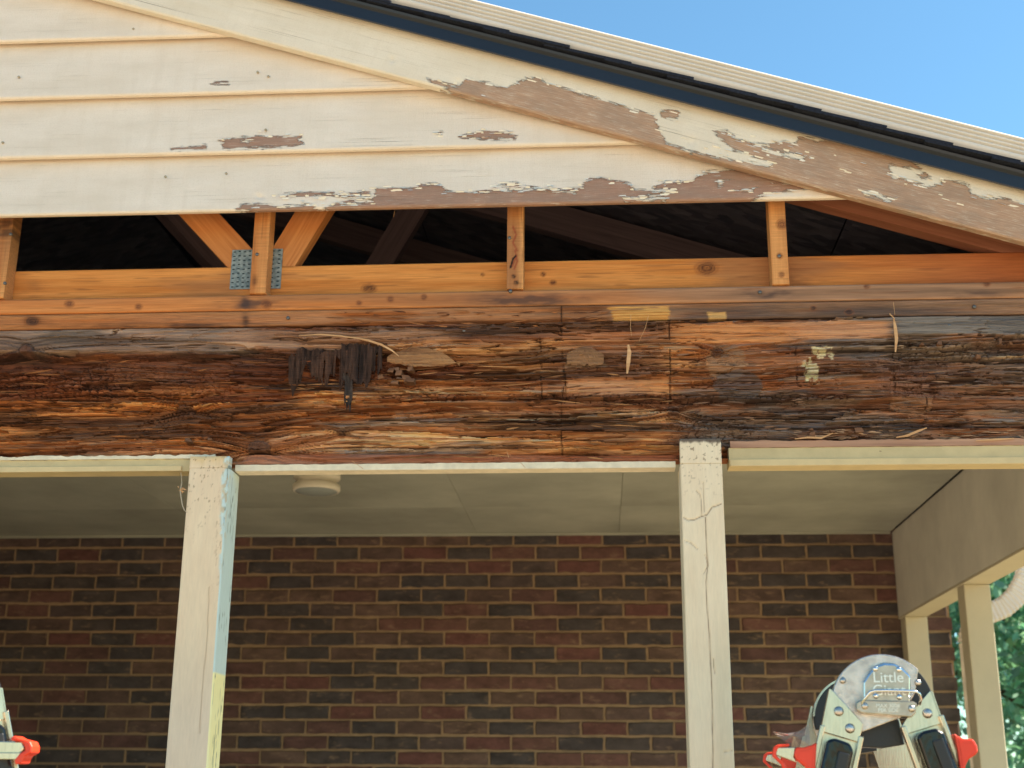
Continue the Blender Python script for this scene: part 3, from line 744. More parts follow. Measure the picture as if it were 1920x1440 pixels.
def cells(X, Z, w_, hgt, s):
    """running-bond like crazing of cube rot: (random value per block, closeness to a crack)"""
    zw = Z / hgt + 2.2 * (fb(X * 14, Z * 30, 3, s) - .5); r = np.floor(zw)
    xw = X / w_ + _h(r, r * 0, s) * 7 + 2.2 * (fb(X * 30, Z * 60, 3, s + 1) - .5); q = np.floor(xw)
    e = np.minimum(np.minimum(xw - q, q + 1 - xw) * w_, np.minimum(zw - r, r + 1 - zw) * hgt)
    return _h(q, r, s + 2), ss(.0016, .0003, e)
def beam_all(U, V, px, py):
    X = U - 1.75; Z = V; Q = beam_fields(X, Z, px, py); W, f1, f2, t, st, nz = (Q[a] for a in ('W', 'f1', 'f2', 't', 'st', 'nz'))
    rag = 5 * (fb(X * 45, Z * 130, 3, 61) - .5)
    # ---------- relief: torn sheets of fibre, one above the other
    T1 = 8 * afb(X, W, .75, 8, 4, 101) + .22 * (fb(X * 24, W * 110, 3, 140) - .5); T2 = 9 * afb(X, W, 1.5, 24, 4, 111) + .3 * (fb(X * 40, W * 200, 3, 141) - .5); T3 = 8 * afb(X, W, 3.2, 70, 3, 121)
    L1, L2, L3 = np.floor(T1), np.floor(T2), np.floor(T3)
    h = .016 * (T1 - L1 - .6) + .0100 * (T2 - L2 - .6) + .0046 * (T3 - L3 - .6) + .0012 * (f2 - .5)
    cavn = afb(X, W, 1.1, 15, 4, 131); cav = ss(.585, .61, cavn + .04 * (fb(X * 30, W * 120, 3, 142) - .5)); h = h - .022 * cav
    hollow = zone(px, py, -200, 545, 668, 750, nz * 1.3 + rag * 2, 6); h = h - .016 * hollow
    hollow2 = zone(px, py, 720, 1010, 655, 732, nz * 1.4 + rag * 2, 6); h = h - .012 * hollow2; h = h - .010 * zone(px, py, 555, 715, 660, 722, nz * 2 + 2 * rag, 8); hollow3 = zone(px, py, 1270, 1490, 690, 800, nz * 2 + rag, 8); h = h - .008 * hollow3
    skin = zone(px, py, -400, 560, 612, 660, nz * .6 + rag * 2, 3); h = h * (1 - .7 * skin) + .007 * skin
    skin2 = zone(px, py, 560, 1680, 600, 640, nz * .5 + rag * 2, 3); h = h * (1 - .5 * skin2) + .003 * skin2
    h = h - .014 * zone(px, py, 1680, 1990, 660, 780, nz * 1.6 + rag, 8)
    band = zone(px, py, 700, 1600, 737, 752, nz * .5 + rag, 4)
    cz = np.clip(band * ss(.3, .5, fb(X * 9, Z * 0, 3, 62)) + zone(px, py, -60, 245, 680, 744, nz * 1.5) + .9 * zone(px, py, 1690, 1990, 640, 676, nz * 1.4) + .8 * zone(px, py, 690, 790, 690, 727, nz) + .6 * zone(px, py, 1260, 1420, 790, 830, nz * 1.5) + .5 * zone(px, py, 300, 420, 690, 740, nz * 1.5), 0, 1)
    cv, ck = cells(X, W, .017, .010, 21); h = h + cz * (.010 * (cv - .6) - .007 * ck)
    fibv = zone(px, py, 1640, 1790, 672, 745, nz); vf = fb(X * 260, Z * 14, 3, 71); h = h + fibv * .006 * (vf - .6)     # vertical fibres
    crack = ss(.018, .004, np.abs(fb(X * 3.2, W * 58, 4, 23) - .5)) * ss(.45, .6, fb(X * 2, Z * 9, 3, 24)); gq = afb(X, W, .7, 34, 5, 181); groove = ss(.016, .003, np.abs(gq - .5)) * ss(.35, .5, fb(X * 2.5, Z * 12, 3, 182)); groove = np.maximum(groove, .8 * ss(.012, .003, np.abs(afb(X, W, 1.1, 60, 4, 183) - .52)) * ss(.45, .6, fb(X * 3, Z * 12, 3, 184)))
    crack = np.maximum(crack, groove); h = h - .010 * crack
    cut = np.zeros_like(h)
    for pth, wd in CUTS:
        jx = px + 3.0 * (fb(py * .08, px * 0, 3, 3) - .5); wv_ = wd * (.35 + .9 * fb(py * .05, px * 0, 2, int(pth[0][0])))
        cut = np.maximum(cut, ss(wv_ + .8, wv_ * .3, seg_d(jx, py, pth)) * ss(.3, .5, fb(py * .045, px * 0, 3, 9 + int(pth[0][0]))))
    rect = ss(-4, 6, poly_sd(px, py, [(1061, 706), (1150, 704), (1257, 706), (1257, 738), (1110, 737), (1061, 735)]) + 26 * (f1 - .5) + 2 * rag)
    h = h * (1 - .85 * rect) - .006 * rect
    disc = [(1096, 690, 42, 38, 0), (1363, 676, 40, 36, 1), (1385, 722, 46, 30, 1), (1712, 738, 46, 46, 2)]
    dm = []
    for (cx, cy, rx, ry, kd) in disc:
        e = 1 - np.sqrt(((px - cx) / rx) ** 2 + ((py - cy) / ry) ** 2) + .5 * (fb(X * 22, Z * 60, 4, 33 + int(cx)) - .5)
        if kd == 0: e = np.minimum(e, (cy - py) / ry + .3 * (f1 - .5))
        if kd == 2: e = np.minimum(e, (py - cy) / ry + .3 * (f1 - .5))
        m_ = ss(0, .09, e); dm.append(m_); h = h * (1 - .5 * m_) - .001 * m_
    bs = zone(px, py, 1675, 2200, 585, 627, rag, 3); h = h * (1 - .85 * bs) + .003 * bs
    fr1 = zone(px, py, 1259, 1490, 605, 645, nz * .8 + rag, 5); fr2 = zone(px, py, 1493, 1676, 603, 634, nz * .5 + rag, 4); h = h * (1 - .7 * np.clip(fr1 + fr2, 0, 1))
    h = h - .005 * cut
    for (kx, ky, r) in Q['kn']:
        d = np.hypot((px - kx), (py - ky) * 1.15) / r + .35 * (fb(px * .1, py * .1, 3, 7) - .5); h = h + .005 * ss(1.1, .7, d) - .004 * ss(.2, .0, np.abs(d - 1.08)) - .003 * ss(.1, .02, np.abs((px - kx) / r + .3 * (py - ky) / r)) * ss(1, .8, d)
    low = zone(px, py, 452, 1275, 851, 880, nz * .2, 4); h = h * (1 - .75 * low)
    h = np.clip(h, -.037, .011)
    # ---------- colour of the wood itself: each torn sheet has its own tint
    sv = np.clip(.5 + 1.0 * (st - .5) + .42 * (_h(L1, L1 * 0, 5) - .5) + .5 * (_h(L2, L1, 6) - .5) + .3 * (_h(L3, L2, 7) - .5), 0, 1)
    blot = fb(X * 7, Z * 24, 4, 64)
    gold = mixc(mixc(lin((144, 84, 48)), lin((206, 136, 76)), sv), lin((230, 178, 122)), ss(.62, 1, sv) * .85)
    orange = mixc(mixc(lin((120, 68, 38)), lin((196, 118, 56)), sv), lin((220, 150, 86)), ss(.68, 1, sv) * .8)
    dark = mixc(lin((52, 33, 27)), lin((132, 78, 50)), sv); black = mixc(lin((38, 28, 26)), lin((92, 64, 52)), sv)
    red = mixc(lin((84, 44, 30)), lin((158, 90, 56)), sv)
    grey = mixc(lin((112, 95, 86)), lin((178, 152, 132)), sv)
    purple = mixc(lin((92, 62, 50)), lin((176, 120, 86)), sv)
    blue = mixc(lin((78, 72, 72)), lin((130, 118, 110)), sv)
    c = mixc(orange, gold, ss(420, 760, px + 3 * nz))
    up = ss(745, 700, py + nz * 1.6); c = mixc(c, dark, up * ss(1260, 1200, px + nz) * np.clip(.35 + 1.2 * (blot - .35), 0, 1))
    c = mixc(c, orange, .7 * zone(px, py, 240, 560, 690, 745, nz * 1.5)); c = mixc(c, red, .85 * hollow * ss(.35, .6, fb(X * 5, Z * 14, 3, 44)))
    c = mixc(c, dark, .7 * ss(.55, .7, fb(X * 3.5, W * 26, 4, 65)) * ss(1300, 1200, px)); c = mixc(c, dark, .6 * ss(.0, .5, zone(px, py, 400, 760, 780, 830, nz * 2)) * ss(.45, .65, blot))
    chn = afb(X, W, 1.9, 17, 4, 161); c = mixc(c, black, .85 * ss(.54, .63, chn + .12 * ss(760, 660, py) - .075)); c = mixc(c, black, .9 * zone(px, py, 545, 725, 645, 728, nz * 2 + 3 * rag, 10)); c = mixc(c, black, .75 * zone(px, py, 430, 1260, 655, 712, nz * 2 + rag, 8) * ss(.4, .6, afb(X, W, 3, 30, 3, 163)))
    c = mixc(c, red, .6 * ss(.56, .66, afb(X, W, 1.4, 14, 4, 165)))
    c = mixc(c, mixc(red, red * .75, ss(.3, .8, cv)), np.clip(cz, 0, 1) * .8)
    c = mixc(c, grey, .85 * zone(px, py, -400, 470, 612, 662, nz * .8 + rag, 6) * np.clip(.4 + .9 * fb(X * 4, Z * 30, 3, 45) - .1, 0, 1)); c = mixc(c, lin((70, 58, 54)), .6 * zone(px, py, -400, 420, 612, 655, nz, 5) * ss(.52, .7, fb(X * 5, Z * 40, 3, 66)))
    c = mixc(c, mixc(orange, grey, .55), .75 * zone(px, py, 430, 860, 618, 655, nz + rag, 6))
    gl = ss(.52, .68, fb(X * 3, W * 44, 4, 46)); c = mixc(c, grey, .8 * gl * zone(px, py, 620, 1270, 765, 870, nz * 2))
    c = mixc(c, purple, .6 * zone(px, py, 1056, 1262, 620, 705, nz)); c = mixc(c, dark, .6 * zone(px, py, 1060, 1260, 672, 704, nz))
    rt = ss(1230, 1350, px + 3 * nz); c = mixc(c, purple, rt * .9)
    c = mixc(c, red, .75 * rt * ss(.48, .62, fb(X * 4, W * 30, 3, 47)) * ss(1600, 1420, px)); c = mixc(c, orange, .6 * rt * ss(.58, .7, fb(X * 5, W * 50, 3, 67)) * ss(1520, 1380, px))
    c = mixc(c, blue, .75 * rt * ss(.56, .68, fb(X * 3, Z * 12, 4, 48))); c = mixc(c, grey, .7 * rt * ss(.56, .68, fb(X * 4, W * 60, 4, 68)))
    c = mixc(c, mixc(lin((176, 104, 52)), lin((208, 138, 80)), sv), .8 * fr1); c = mixc(c, mixc(lin((160, 90, 48)), lin((214, 142, 82)), sv), .85 * fr2)
    c = mixc(c, mixc(lin((80, 74, 74)), lin((128, 118, 112)), sv), bs)
    c = mixc(c, lin((206, 172, 134)), .8 * ss(.58, .70, fb(X * 3.4, W * 52, 4, 50)) * zone(px, py, 1770, 2100, 660, 725, nz * 1.5)); c = mixc(c, mixc(lin((96, 66, 58)), lin((146, 104, 88)), vf), .8 * fibv)
    c = mixc(c, mixc(lin((160, 92, 48)), lin((218, 150, 90)), sv), .9 * rect)
    for m_, cc in zip(dm, ((144, 112, 86), (152, 116, 88), (92, 82, 80), (160, 114, 82))): c = mixc(c, mixc(lin(cc) * .6, lin(cc) * 1.25, fb(X * 20, Z * 120, 4, 5)), m_ * .7)
    for poly in ([(1520, 655), (1545, 650), (1568, 656), (1560, 668), (1530, 668)], [(1505, 676), (1520, 672), (1538, 690), (1532, 706), (1540, 716), (1522, 722), (1506, 704)]):
        wm = ss(-1, 2, poly_sd(px, py, poly) + 20 * (fb(X * 90, Z * 140, 3, 52) - .5)); c = mixc(c, lin((232, 206, 168)), .9 * wm * ss(.3, .45, fb(X * 160, Z * 160, 2, 53)))
    for (kx, ky, r) in Q['kn']:
        d = np.hypot((px - kx), (py - ky) * 1.15) / r + .6 * (fb(px * .1, py * .1, 3, 7) - .5); c = mixc(c, mixc(lin((74, 48, 40)), lin((120, 78, 58)), fb(px * .3, py * .1, 2, 8)), .85 * ss(1.2, .8, d))
    c = mixc(c, lin((62, 40, 30)), np.clip(.8 * crack + .75 * cut + .45 * ck * cz, 0, 1))
    c = mixc(c, mixc(lin((146, 82, 54)), lin((192, 118, 80)), st), low * .85)
    dust = ss(.42, .66, fb(X * 3, Z * 10, 4, 171)); lum = c.mean(-1, keepdims=True) * np.array([1.12, 1.0, .90]); c = c * (1 - (.05 + .22 * dust)[..., None]) + lum * (.05 + .22 * dust)[..., None]
    c = np.clip(c * np.array([1.30, 1.27, 1.22]), 0, .8)
    return h, c
memo = {}
def bh(U, V, px, py): memo['v'] = beam_all(U, V, px, py); return memo['v'][0]
def bc_(U, V, px, py, h): return memo['v'][1]
us = steps(0, 3.16, .0024, .30, 2.79); zb0, zb1 = 2.279, 2.604
bo = grid_board('rotten_timber', beam, M_rot, (-1.75, YB, 0), (1, 0, 0), (0, 0, 1), us, np.arange(zb0, zb1, .0015), .038, bh, bc_, smooth=False)
bo['label'] = 'deeply decayed orange and dark brown beam timber with splits'
box('sound_timber', -4.78, -1.753, YB, YB + .038, zb0, zb1, M_trusswood, beam)
# loose splinters, flakes and hanging strips
def flake(name, pts, off, mat, thick=.002, curl=0.0, seed=0):
    """outline in photo pixels on the beam face, lifted off it by off (m)"""
    P = [atY(x, y, YB - off) for x, y in pts]; n = len(P); cen = sum(P) / n
    v = []
    r = random.Random(seed)
    for p in P: v.append((p[0], p[1] - curl * r.random(), p[2]))
    for p in P: v.append((p[0], p[1] + thick, p[2]))
    v += [(cen[0], cen[1] - curl * .6 - .001, cen[2]), (cen[0], cen[1] + thick, cen[2])]
    f = []
    for i in range(n):
        j = (i + 1) % n; f += [(j, i, 2 * n), (i + n, j + n, 2 * n + 1), (i, j, j + n, i + n)]
    return mesh(name, v, f, mat, beam)
def sheet(name, x0, x1, top, bot, off, seed, mat=M_rot, along=False, cols=((46, 33, 28), (92, 64, 50)), nx=60, nz_=26, amp=.006):
    """ragged sheet of rotten skin hanging in front of the beam: top(x), bot(x) give photo rows"""
    xs_ = np.linspace(x0, x1, nx); P = []; Cc = []
    for i, x in enumerate(xs_):
        a, b = atY(x, top(x), YB - off), atY(x, bot(x), YB - off)
        for t in np.linspace(0, 1, nz_): P.append(a + (b - a) * t)
    P = np.array(P); n = fb(P[:, 0] * 12, P[:, 2] * 260, 4, seed) if along else fb(P[:, 0] * 150, P[:, 2] * 18, 4, seed); n2 = fb(P[:, 0] * 60, P[:, 2] * 60, 3, seed + 4)
    tt = np.tile(np.linspace(0, 1, nz_), nx)
    P[:, 1] += -amp * (n - .5) * 2 - .006 * (n2 - .5) * tt
    idx = np.arange(nx * nz_).reshape(nx, nz_); q = np.stack([idx[:-1, :-1], idx[:-1, 1:], idx[1:, 1:], idx[1:, :-1]], -1).reshape(-1, 4)
    gap = fb(P[:, 0] * 210, P[:, 2] * 3, 2, seed + 9)[q].mean(1); keep = ~((gap > .72) & (tt[q].mean(1) > .25) & (not along)); q = q[keep]
    B = P.copy(); B[:, 1] += .0022; m_ = len(P)
    ed = {}
    for f_ in q:
        for a, b in zip(f_, np.roll(f_, -1)): ed[(a, b)] = ed.get((a, b), 0) + 1
    f = [tuple(x) for x in q] + [tuple(x[::-1] + m_) for x in q] + [(b, a, a + m_, b + m_) for (a, b) in ed if (b, a) not in ed]
    me = raw(name, np.concatenate([P, B]) - base(beam), f)
    c = mixc(lin(cols[0]), lin(cols[1]), np.clip((n - .5) * 2 + .5, 0, 1)); c = np.concatenate([c, c])
    at = me.color_attributes.new('Col', 'FLOAT_COLOR', 'POINT'); at.data.foreach_set('color', np.concatenate([c, np.ones((len(c), 1))], 1).astype(np.float32).ravel())
    return link(name, me, mat, beam)
w1 = lambda x, s, a, k_: a * (float(fb(np.array([x * k_]), np.array([0.]), 3, s)[0]) - .5) * 2
sheet('hanging_bark', 556, 606, lambda x: 655 + w1(x, 1, 7, .12), lambda x: 704 + w1(x, 2, 34, .11), .006, 201, amp=.008)
sheet('hanging_bark', 596, 652, lambda x: 660 + w1(x, 12, 9, .10), lambda x: 712 + w1(x, 13, 30, .13), .008, 207, cols=((50, 34, 28), (100, 68, 52)), amp=.008)
sheet('hanging_bark', 640, 716, lambda x: 643 + .12 * abs(x - 662) + w1(x, 3, 8, .1), lambda x: 706 - .4 * max(0, x - 686) + w1(x, 4, 34, .10), .010, 202, cols=((44, 33, 29), (88, 62, 50)), amp=.008)
sheet('hanging_bark', 541, 564, lambda x: 668 + w1(x, 5, 9, .2), lambda x: 738 - (x - 550) * (x - 550) * .10 + w1(x, 6, 30, .22), .007, 203, nx=22, amp=.007)
sheet('hanging_bark', 643, 661, lambda x: 700, lambda x: 764 - (x - 653) * (x - 653) * .18 + w1(x, 7, 26, .3), .009, 204, nx=18, cols=((52, 44, 42), (88, 74, 66)), amp=.006)
sheet('lifted_flake', 726, 862, lambda x: 650 + .0062 * (x - 785) ** 2 * (1 if x > 785 else .9) + w1(x, 8, 2, .1), lambda x: 687 - .0016 * (x - 800) ** 2 + w1(x, 9, 3, .1), .010, 205, along=True, cols=((132, 88, 58), (192, 140, 94)), nx=70, nz_=14, amp=.002)
sheet('lifted_flake', 1063, 1132, lambda x: 652 + .010 * (x - 1095) ** 2 + w1(x, 10, 2, .15), lambda x: 684 + w1(x, 11, 5, .2), .006, 206, along=True, cols=((120, 84, 60), (168, 122, 84)), nx=36, nz_=12, amp=.002)
# long curled slivers and hairs of wood
for i, pth in enumerate([[(640, 631), (665, 633), (690, 638), (715, 646), (735, 657), (748, 668)], [(560, 629), (600, 627), (640, 630), (690, 637)], [(1178, 646), (1180, 660), (1178, 680), (1176, 700)], [(1676, 598), (1679, 615), (1681, 635), (1679, 660)],
                         [(1490, 823), (1515, 820), (1540, 821), (1562, 812)], [(1680, 820), (1700, 817), (1722, 808), (1738, 802)], [(1668, 588), (1678, 598)], [(1830, 826), (1865, 824), (1902, 822)]]):
    pts = [atY(x, y, YB - .012 - .004 * (i % 3)) for x, y in pth]; n = len(pts)
    v = []; wv_ = (.0022, .0016, .0042, .0035, .002, .0024, .0014, .002)[i]
    for q, p in enumerate(pts):
        w_ = wv_ * (math.sin(math.pi * (q + .35) / (n - .3)) + .12); tq = pts[min(q + 1, n - 1)] - pts[max(q - 1, 0)]; tq /= np.linalg.norm(tq); nn = np.array([-tq[2], 0, tq[0]])
        for dy_, sg_ in ((0, -1), (0, 1), (.0012, 1), (.0012, -1)): v.append(p + nn * w_ * sg_ + np.array([0, dy_, 0]))
    f = [(4 * q + a, 4 * q + (a + 1) % 4, 4 * q + 4 + (a + 1) % 4, 4 * q + 4 + a) for q in range(n - 1) for a in range(4)] + [(3, 2, 1, 0), tuple(4 * n - 4 + a for a in range(4))]
    mesh('splinter', v, f, M_sliver, beam)
for i, pth in enumerate([[(1183, 590), (1182, 612), (1184, 630)], [(1216, 592), (1210, 615), (1198, 640)], [(1675, 566), (1678, 590)], [(975, 866), (985, 877)], [(660, 864), (681, 879)], [(950, 846), (954, 858)], [(740, 395), (738, 407)]]):
    v, f = tube([atY(x, y, YB - .014) for x, y in pth], .0005, 4); mesh('splinter', v, f, M_sliver, beam)
# hundreds of small torn fibres standing off the face
rq = np.random.RandomState(77)
def fibres(n, xr, yr, cols, lmin, lmax, seed):
    V = []; Fq = []; Cq = []; r = np.random.RandomState(seed)
    for i in range(n):
        x, y = r.uniform(*xr), r.uniform(*yr); p = atY(x, y, YB + .004); L = r.uniform(lmin, lmax); w_ = r.uniform(.0005, .0020); a = r.normal(0, .05); lift = r.uniform(.004, .015) * r.choice([1, -1])
        d = np.array([math.cos(a), 0, math.sin(a)]); nn = np.array([-d[2], 0, d[0]]); c = mixc(lin(cols[0]), lin(cols[1]), np.array(r.rand())); b0 = len(V)
        for t, ww, ly_ in ((-.5, .15, 0), (-.1, 1, .3), (.25, .8, .6), (.5, .1, 1)):
            o_ = p + d * L * t + np.array([0, -(ly_ if lift > 0 else 1 - ly_) * abs(lift), 0]); V += [o_ + nn * w_ * ww, o_ - nn * w_ * ww, o_ + np.array([0, .0012, 0])]; Cq += [c] * 3
        for q in range(3):
            for m1, m2 in ((0, 1), (1, 2), (2, 0)): Fq.append((b0 + q * 3 + m1, b0 + q * 3 + m2, b0 + q * 3 + 3 + m2, b0 + q * 3 + 3 + m1))
    me = raw('torn_fibres', np.array(V) - base(beam), Fq); at = me.color_attributes.new('Col', 'FLOAT_COLOR', 'POINT')
    at.data.foreach_set('color', np.concatenate([np.array(Cq), np.ones((len(Cq), 1))], 1).astype(np.float32).ravel())
    o = link('torn_fibres', me, M_rot, beam); o['kind'] = 'stuff'
fibres(110, (-20, 700), (668, 858), ((80, 46, 30), (178, 110, 60)), .018, .08, 1)
fibres(160, (560, 1270), (640, 862), ((92, 56, 36), (204, 144, 92)), .018, .09, 2)
fibres(150, (1265, 1940), (655, 822), ((72, 54, 48), (166, 124, 96)), .014, .06, 3)
fibres(80, (620, 1140), (584, 618), ((86, 50, 34), (190, 120, 70)), .012, .05, 4)
fibres(90, (1480, 1930), (806, 826), ((120, 90, 70), (206, 164, 128)), .012, .045, 5)
chip = m_wood('crumbled_wood', S(92, 62, 46), S(140, 100, 74))
for i in range(26):
    if i < 12: cx, cy = random.uniform(712, 778), random.uniform(690, 722)
    elif i < 15: cx, cy = random.uniform(352, 402), random.uniform(812, 830)
    elif i < 21: cx, cy = random.uniform(1480, 1660), random.uniform(806, 822)
    else: cx, cy = random.uniform(1700, 1900), random.uniform(640, 672)
    p = atY(cx, cy, YB - .004); a, b, c_ = random.uniform(.003, .010), random.uniform(.004, .009), random.uniform(.002, .006)
    v = [(x + random.uniform(-.003, .003), y + random.uniform(-.003, .003), z + random.uniform(-.002, .002)) for x, y, z in boxv(p[0] - a, p[0] + a, p[1] - b, p[1] + .018, p[2] - c_, p[2] + c_)]
    mesh('crumb_block', v, BOXF, chip, beam)
for (a, b) in ((957, 545), (1425, 548), (1780, 610), (870, 620), (1827, 575), (540, 596)): nail(a, b, YB - .002, beam)
# remains of the painted trim along the lower edge
pw = m_plain('flaking_white_paint', S(238, 224, 196), .7, 0, .2, 40, .001)
def ragged(name, X0, X1, z0, z1, y0, y1, mat, amp, seed, step=.006):
    xs_ = np.arange(X0, X1, step); n = len(xs_); zt = z1 + amp * (fb(xs_ * 60, xs_ * 0, 4, seed) - .5) * 2; V = []
    for y in (y0, y1):
        V += [(x, y, z0) for x in xs_] + [(x, y, z) for x, z in zip(xs_, zt)]
    f = []
    for i in range(n - 1):
        f += [(i, i + 1, n + i + 1, n + i), (2 * n + i + 1, 2 * n + i, 3 * n + i, 3 * n + i + 1), (n + i, n + i + 1, 3 * n + i + 1, 3 * n + i), (i + 1, i, 2 * n + i, 2 * n + i + 1)]
    f += [(0, n, 3 * n, 2 * n), (n - 1, 3 * n - 1, 4 * n - 1, 2 * n - 1)]
    return mesh(name, V, f, mat, beam)
px1l, px1r = -.904, -.814; px2l, px2r = .176, .266
ragged('bottom_trim', -4.78, px1l - .002, 2.262, 2.290, YB - .010, YB + .036, M_trim, .0022, 1)
ragged('trim_bead', -4.78, px1l - .002, 2.262, 2.2735, YB - .015, YB - .0105, M_trim2, .0004, 2, .05)
ragged('paint_remnant', -1.6, px1l + .05, 2.2905, 2.299, YB - .013, YB - .004, pw, .004, 3)
ragged('bottom_trim', px1r + .004, px2l - .004, 2.262, 2.276, YB - .006, YB + .036, pw, .0012, 4)
ragged('bottom_trim', px2r + .018, 1.40, 2.262, 2.303, YB - .010, YB + .036, M_trim, .0008, 5)
ragged('trim_bead', px2r + .02, 1.40, 2.262, 2.276, YB - .015, YB - .0105, M_trim2, .0004, 6, .05)
ragged('wood_ledge', px2r + .022, 1.40, 2.3035, 2.318, YB - .012, YB - .001, m_wood('weathered_ledge', S(150, 112, 92), S(196, 152, 124)), .003, 7)
tag(beam, 'rotten orange-brown porch beam with split fibres, saw cuts and hanging bark', 'beam')

# ================================================================== FRONT POSTS
def post(name, x0, width, ztop, colf, hf, label, yb=2.849):
    """square post with a notched tongue lapping over the beam; fine grid all round"""
    p = empty(name, (x0 + width / 2, (YP + yb) / 2, .14)); w_ = width; d_ = yb - YP
    zs = np.concatenate([np.linspace(.14, 1.58, 20)[:-1], np.arange(1.58, 2.2615, .0026), [2.2615]])
    r_ = .004
    per = [(t, 0, 'F') for t in np.linspace(r_, w_ - r_, 44)] + [(w_ - r_ + r_ * math.sin(a), r_ - r_ * math.cos(a), 'C') for a in (.4, .8, 1.2)] + [(w_, t, 'R') for t in np.linspace(r_, d_ - r_, 34)] + \
          [(t, d_, 'B') for t in np.linspace(w_ - .001, .001, 4)] + [(0, t, 'L') for t in np.linspace(d_ - r_, r_, 8)] + [(r_ - r_ * math.sin(a), r_ - r_ * math.cos(a), 'D') for a in (1.2, .8, .4)]
    A = np.array([(a, b) for a, b, _ in per]); lab = np.array([c for _, _, c in per]); n = len(A); m_ = len(zs)
    XX = x0 + np.repeat(A[None, :, 0], m_, 0); YY = YP + np.repeat(A[None, :, 1], m_, 0); ZZ = np.repeat(zs[:, None], n, 1); LB = np.repeat(lab[None], m_, 0)
    px, py = proj(XX, YY, ZZ)
    dx, dy = hf(XX, YY, ZZ, px, py, LB); cc = colf(XX, YY, ZZ, px, py, LB)
    P = np.stack([XX + dx, YY + dy, ZZ], -1).reshape(-1, 3); idx = np.arange(n * m_).reshape(m_, n)
    q = np.stack([idx[:-1], np.roll(idx[:-1], -1, 1), np.roll(idx[1:], -1, 1), idx[1:]], -1).reshape(-1, 4).tolist()
    q.append(list(idx[0][::-1])); q.append(list(idx[-1]))
    me = raw('shaft', P - base(p), q, True); a = me.color_attributes.new('Col', 'FLOAT_COLOR', 'POINT')
    a.data.foreach_set('color', np.concatenate([cc.reshape(-1, 3), np.ones((n * m_, 1))], 1).astype(np.float32).ravel())
    link('shaft', me, M_postpaint, p)
    # tongue above the notch
    def tcf(U, V, px, py, h): return colf(x0 + U, np.full_like(U, YP), 2.262 + V, px, py, np.full(U.shape, 'F'))
    def thf(U, V, px, py): return -hf(x0 + U, np.full_like(U, YP), 2.262 + V, px, py, np.full(U.shape, 'F'))[1] - .003 * ss(.006, 0, ztop - 2.262 - V) * fb(U * 300, V * 100, 2, 3)
    tg = grid_board('tongue', p, M_postpaint, (x0 + .0008, YP, 2.262), (1, 0, 0), (0, 0, 1), np.linspace(0, w_ - .0016, 44), np.linspace(0, ztop - 2.262, 26), .0235, thf, tcf)
    tag(p, label, 'post', 'front porch posts'); return p
# post with the two-colour side
def chip(px, py): # how far the corner paint has burst, 0..1
    return ss(1150, 900, py) * ss(.35, .6, fb(px * .05, py * .04, 3, 12) + .25 * ss(1080, 870, py))
def hf1(X, Y, Z, px, py, L):
    e = (X - px1l) ; near = ss(.022, .0, px1r - X) * (L == 'F') + ss(.03, 0, Y - YP) * (L == 'R') + (L == 'C')
    n = fb(X * 120 + Y * 120, Z * 60, 4, 15); c = chip(px, py) * near
    dy = c * .008 * (n - .25) * ((L == 'F') | (L == 'C')); dx = -c * .008 * (n - .25) * ((L == 'R') | (L == 'C'))
    dy = dy + .0004 * fb(X * 40, Z * 6, 3, 2)
    line = seg_d(px, py, [(392, 1100), (388, 1200), (378, 1300), (374, 1375)]); dy = dy + .0012 * ss(2, .5, line) * (L == 'F')
    return dx, dy
def cf1(X, Y, Z, px, py, L):
    n = fb(X * 30, Z * 8, 4, 16); c = mixc(lin((232, 204, 172)), lin((242, 220, 188)), n)
    c = mixc(c, lin((222, 206, 188)), ss(1150, 1400, py) * .5); c = mixc(c, lin((226, 190, 128)), .7 * ss(880, 855, py + 16 * (fb(X * 80, Z * 50, 3, 4) - .5)))
    spk = ss(.74, .80, fb(X * 220, Z * 160, 2, 18)) * ss(1050, 900, py); c = mixc(c, lin((140, 104, 70)), .7 * spk)
    nn = fb(X * 260, Z * 120, 3, 19)
    cr = ss(.03, .008, np.abs(fb(X * 160, Z * 26, 3, 20) - .5)) * ss(.028, .006, px1r - X) * ss(1200, 1000, py); c = mixc(c, lin((170, 132, 96)), .6 * cr)
    c = mixc(c, lin((176, 144, 116)), .7 * ss(1.3, .4, seg_d(px, py, [(392, 1100), (388, 1200), (378, 1300), (374, 1375)])) * (L == 'F'))
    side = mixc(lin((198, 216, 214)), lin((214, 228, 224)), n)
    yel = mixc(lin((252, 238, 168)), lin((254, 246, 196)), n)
    zb_ = float(atY(400, 1263, 2.79)[2]); side = mixc(side, yel, ss(.002, -.002, Z - zb_ + .002 * (nn - .5)))  # side face is pale blue above this height, yellow below
    sl = ss(.028, .010, np.abs(fb(Y * 70, Z * 7, 3, 22) - .5)) * ss(.5, .62, fb(Y * 20, Z * 14, 2, 27)); side = mixc(side, lin((96, 104, 96)), .75 * sl)
    ch = chip(px, py); mott = ss(.52, .66, fb(X * 150 + Y * 150, Z * 90, 3, 23)); side = mixc(side, lin((206, 190, 160)), ch * mott * ss(.03, .0, Y - YP))
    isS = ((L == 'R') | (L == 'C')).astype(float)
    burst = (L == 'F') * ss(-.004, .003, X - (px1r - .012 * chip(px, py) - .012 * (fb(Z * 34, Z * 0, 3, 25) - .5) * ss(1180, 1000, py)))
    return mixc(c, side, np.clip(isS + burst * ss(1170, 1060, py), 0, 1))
post('porch_post', px1l, px1r - px1l, 2.2885, cf1, hf1, 'cream square post whose side is pale blue above and yellow below')
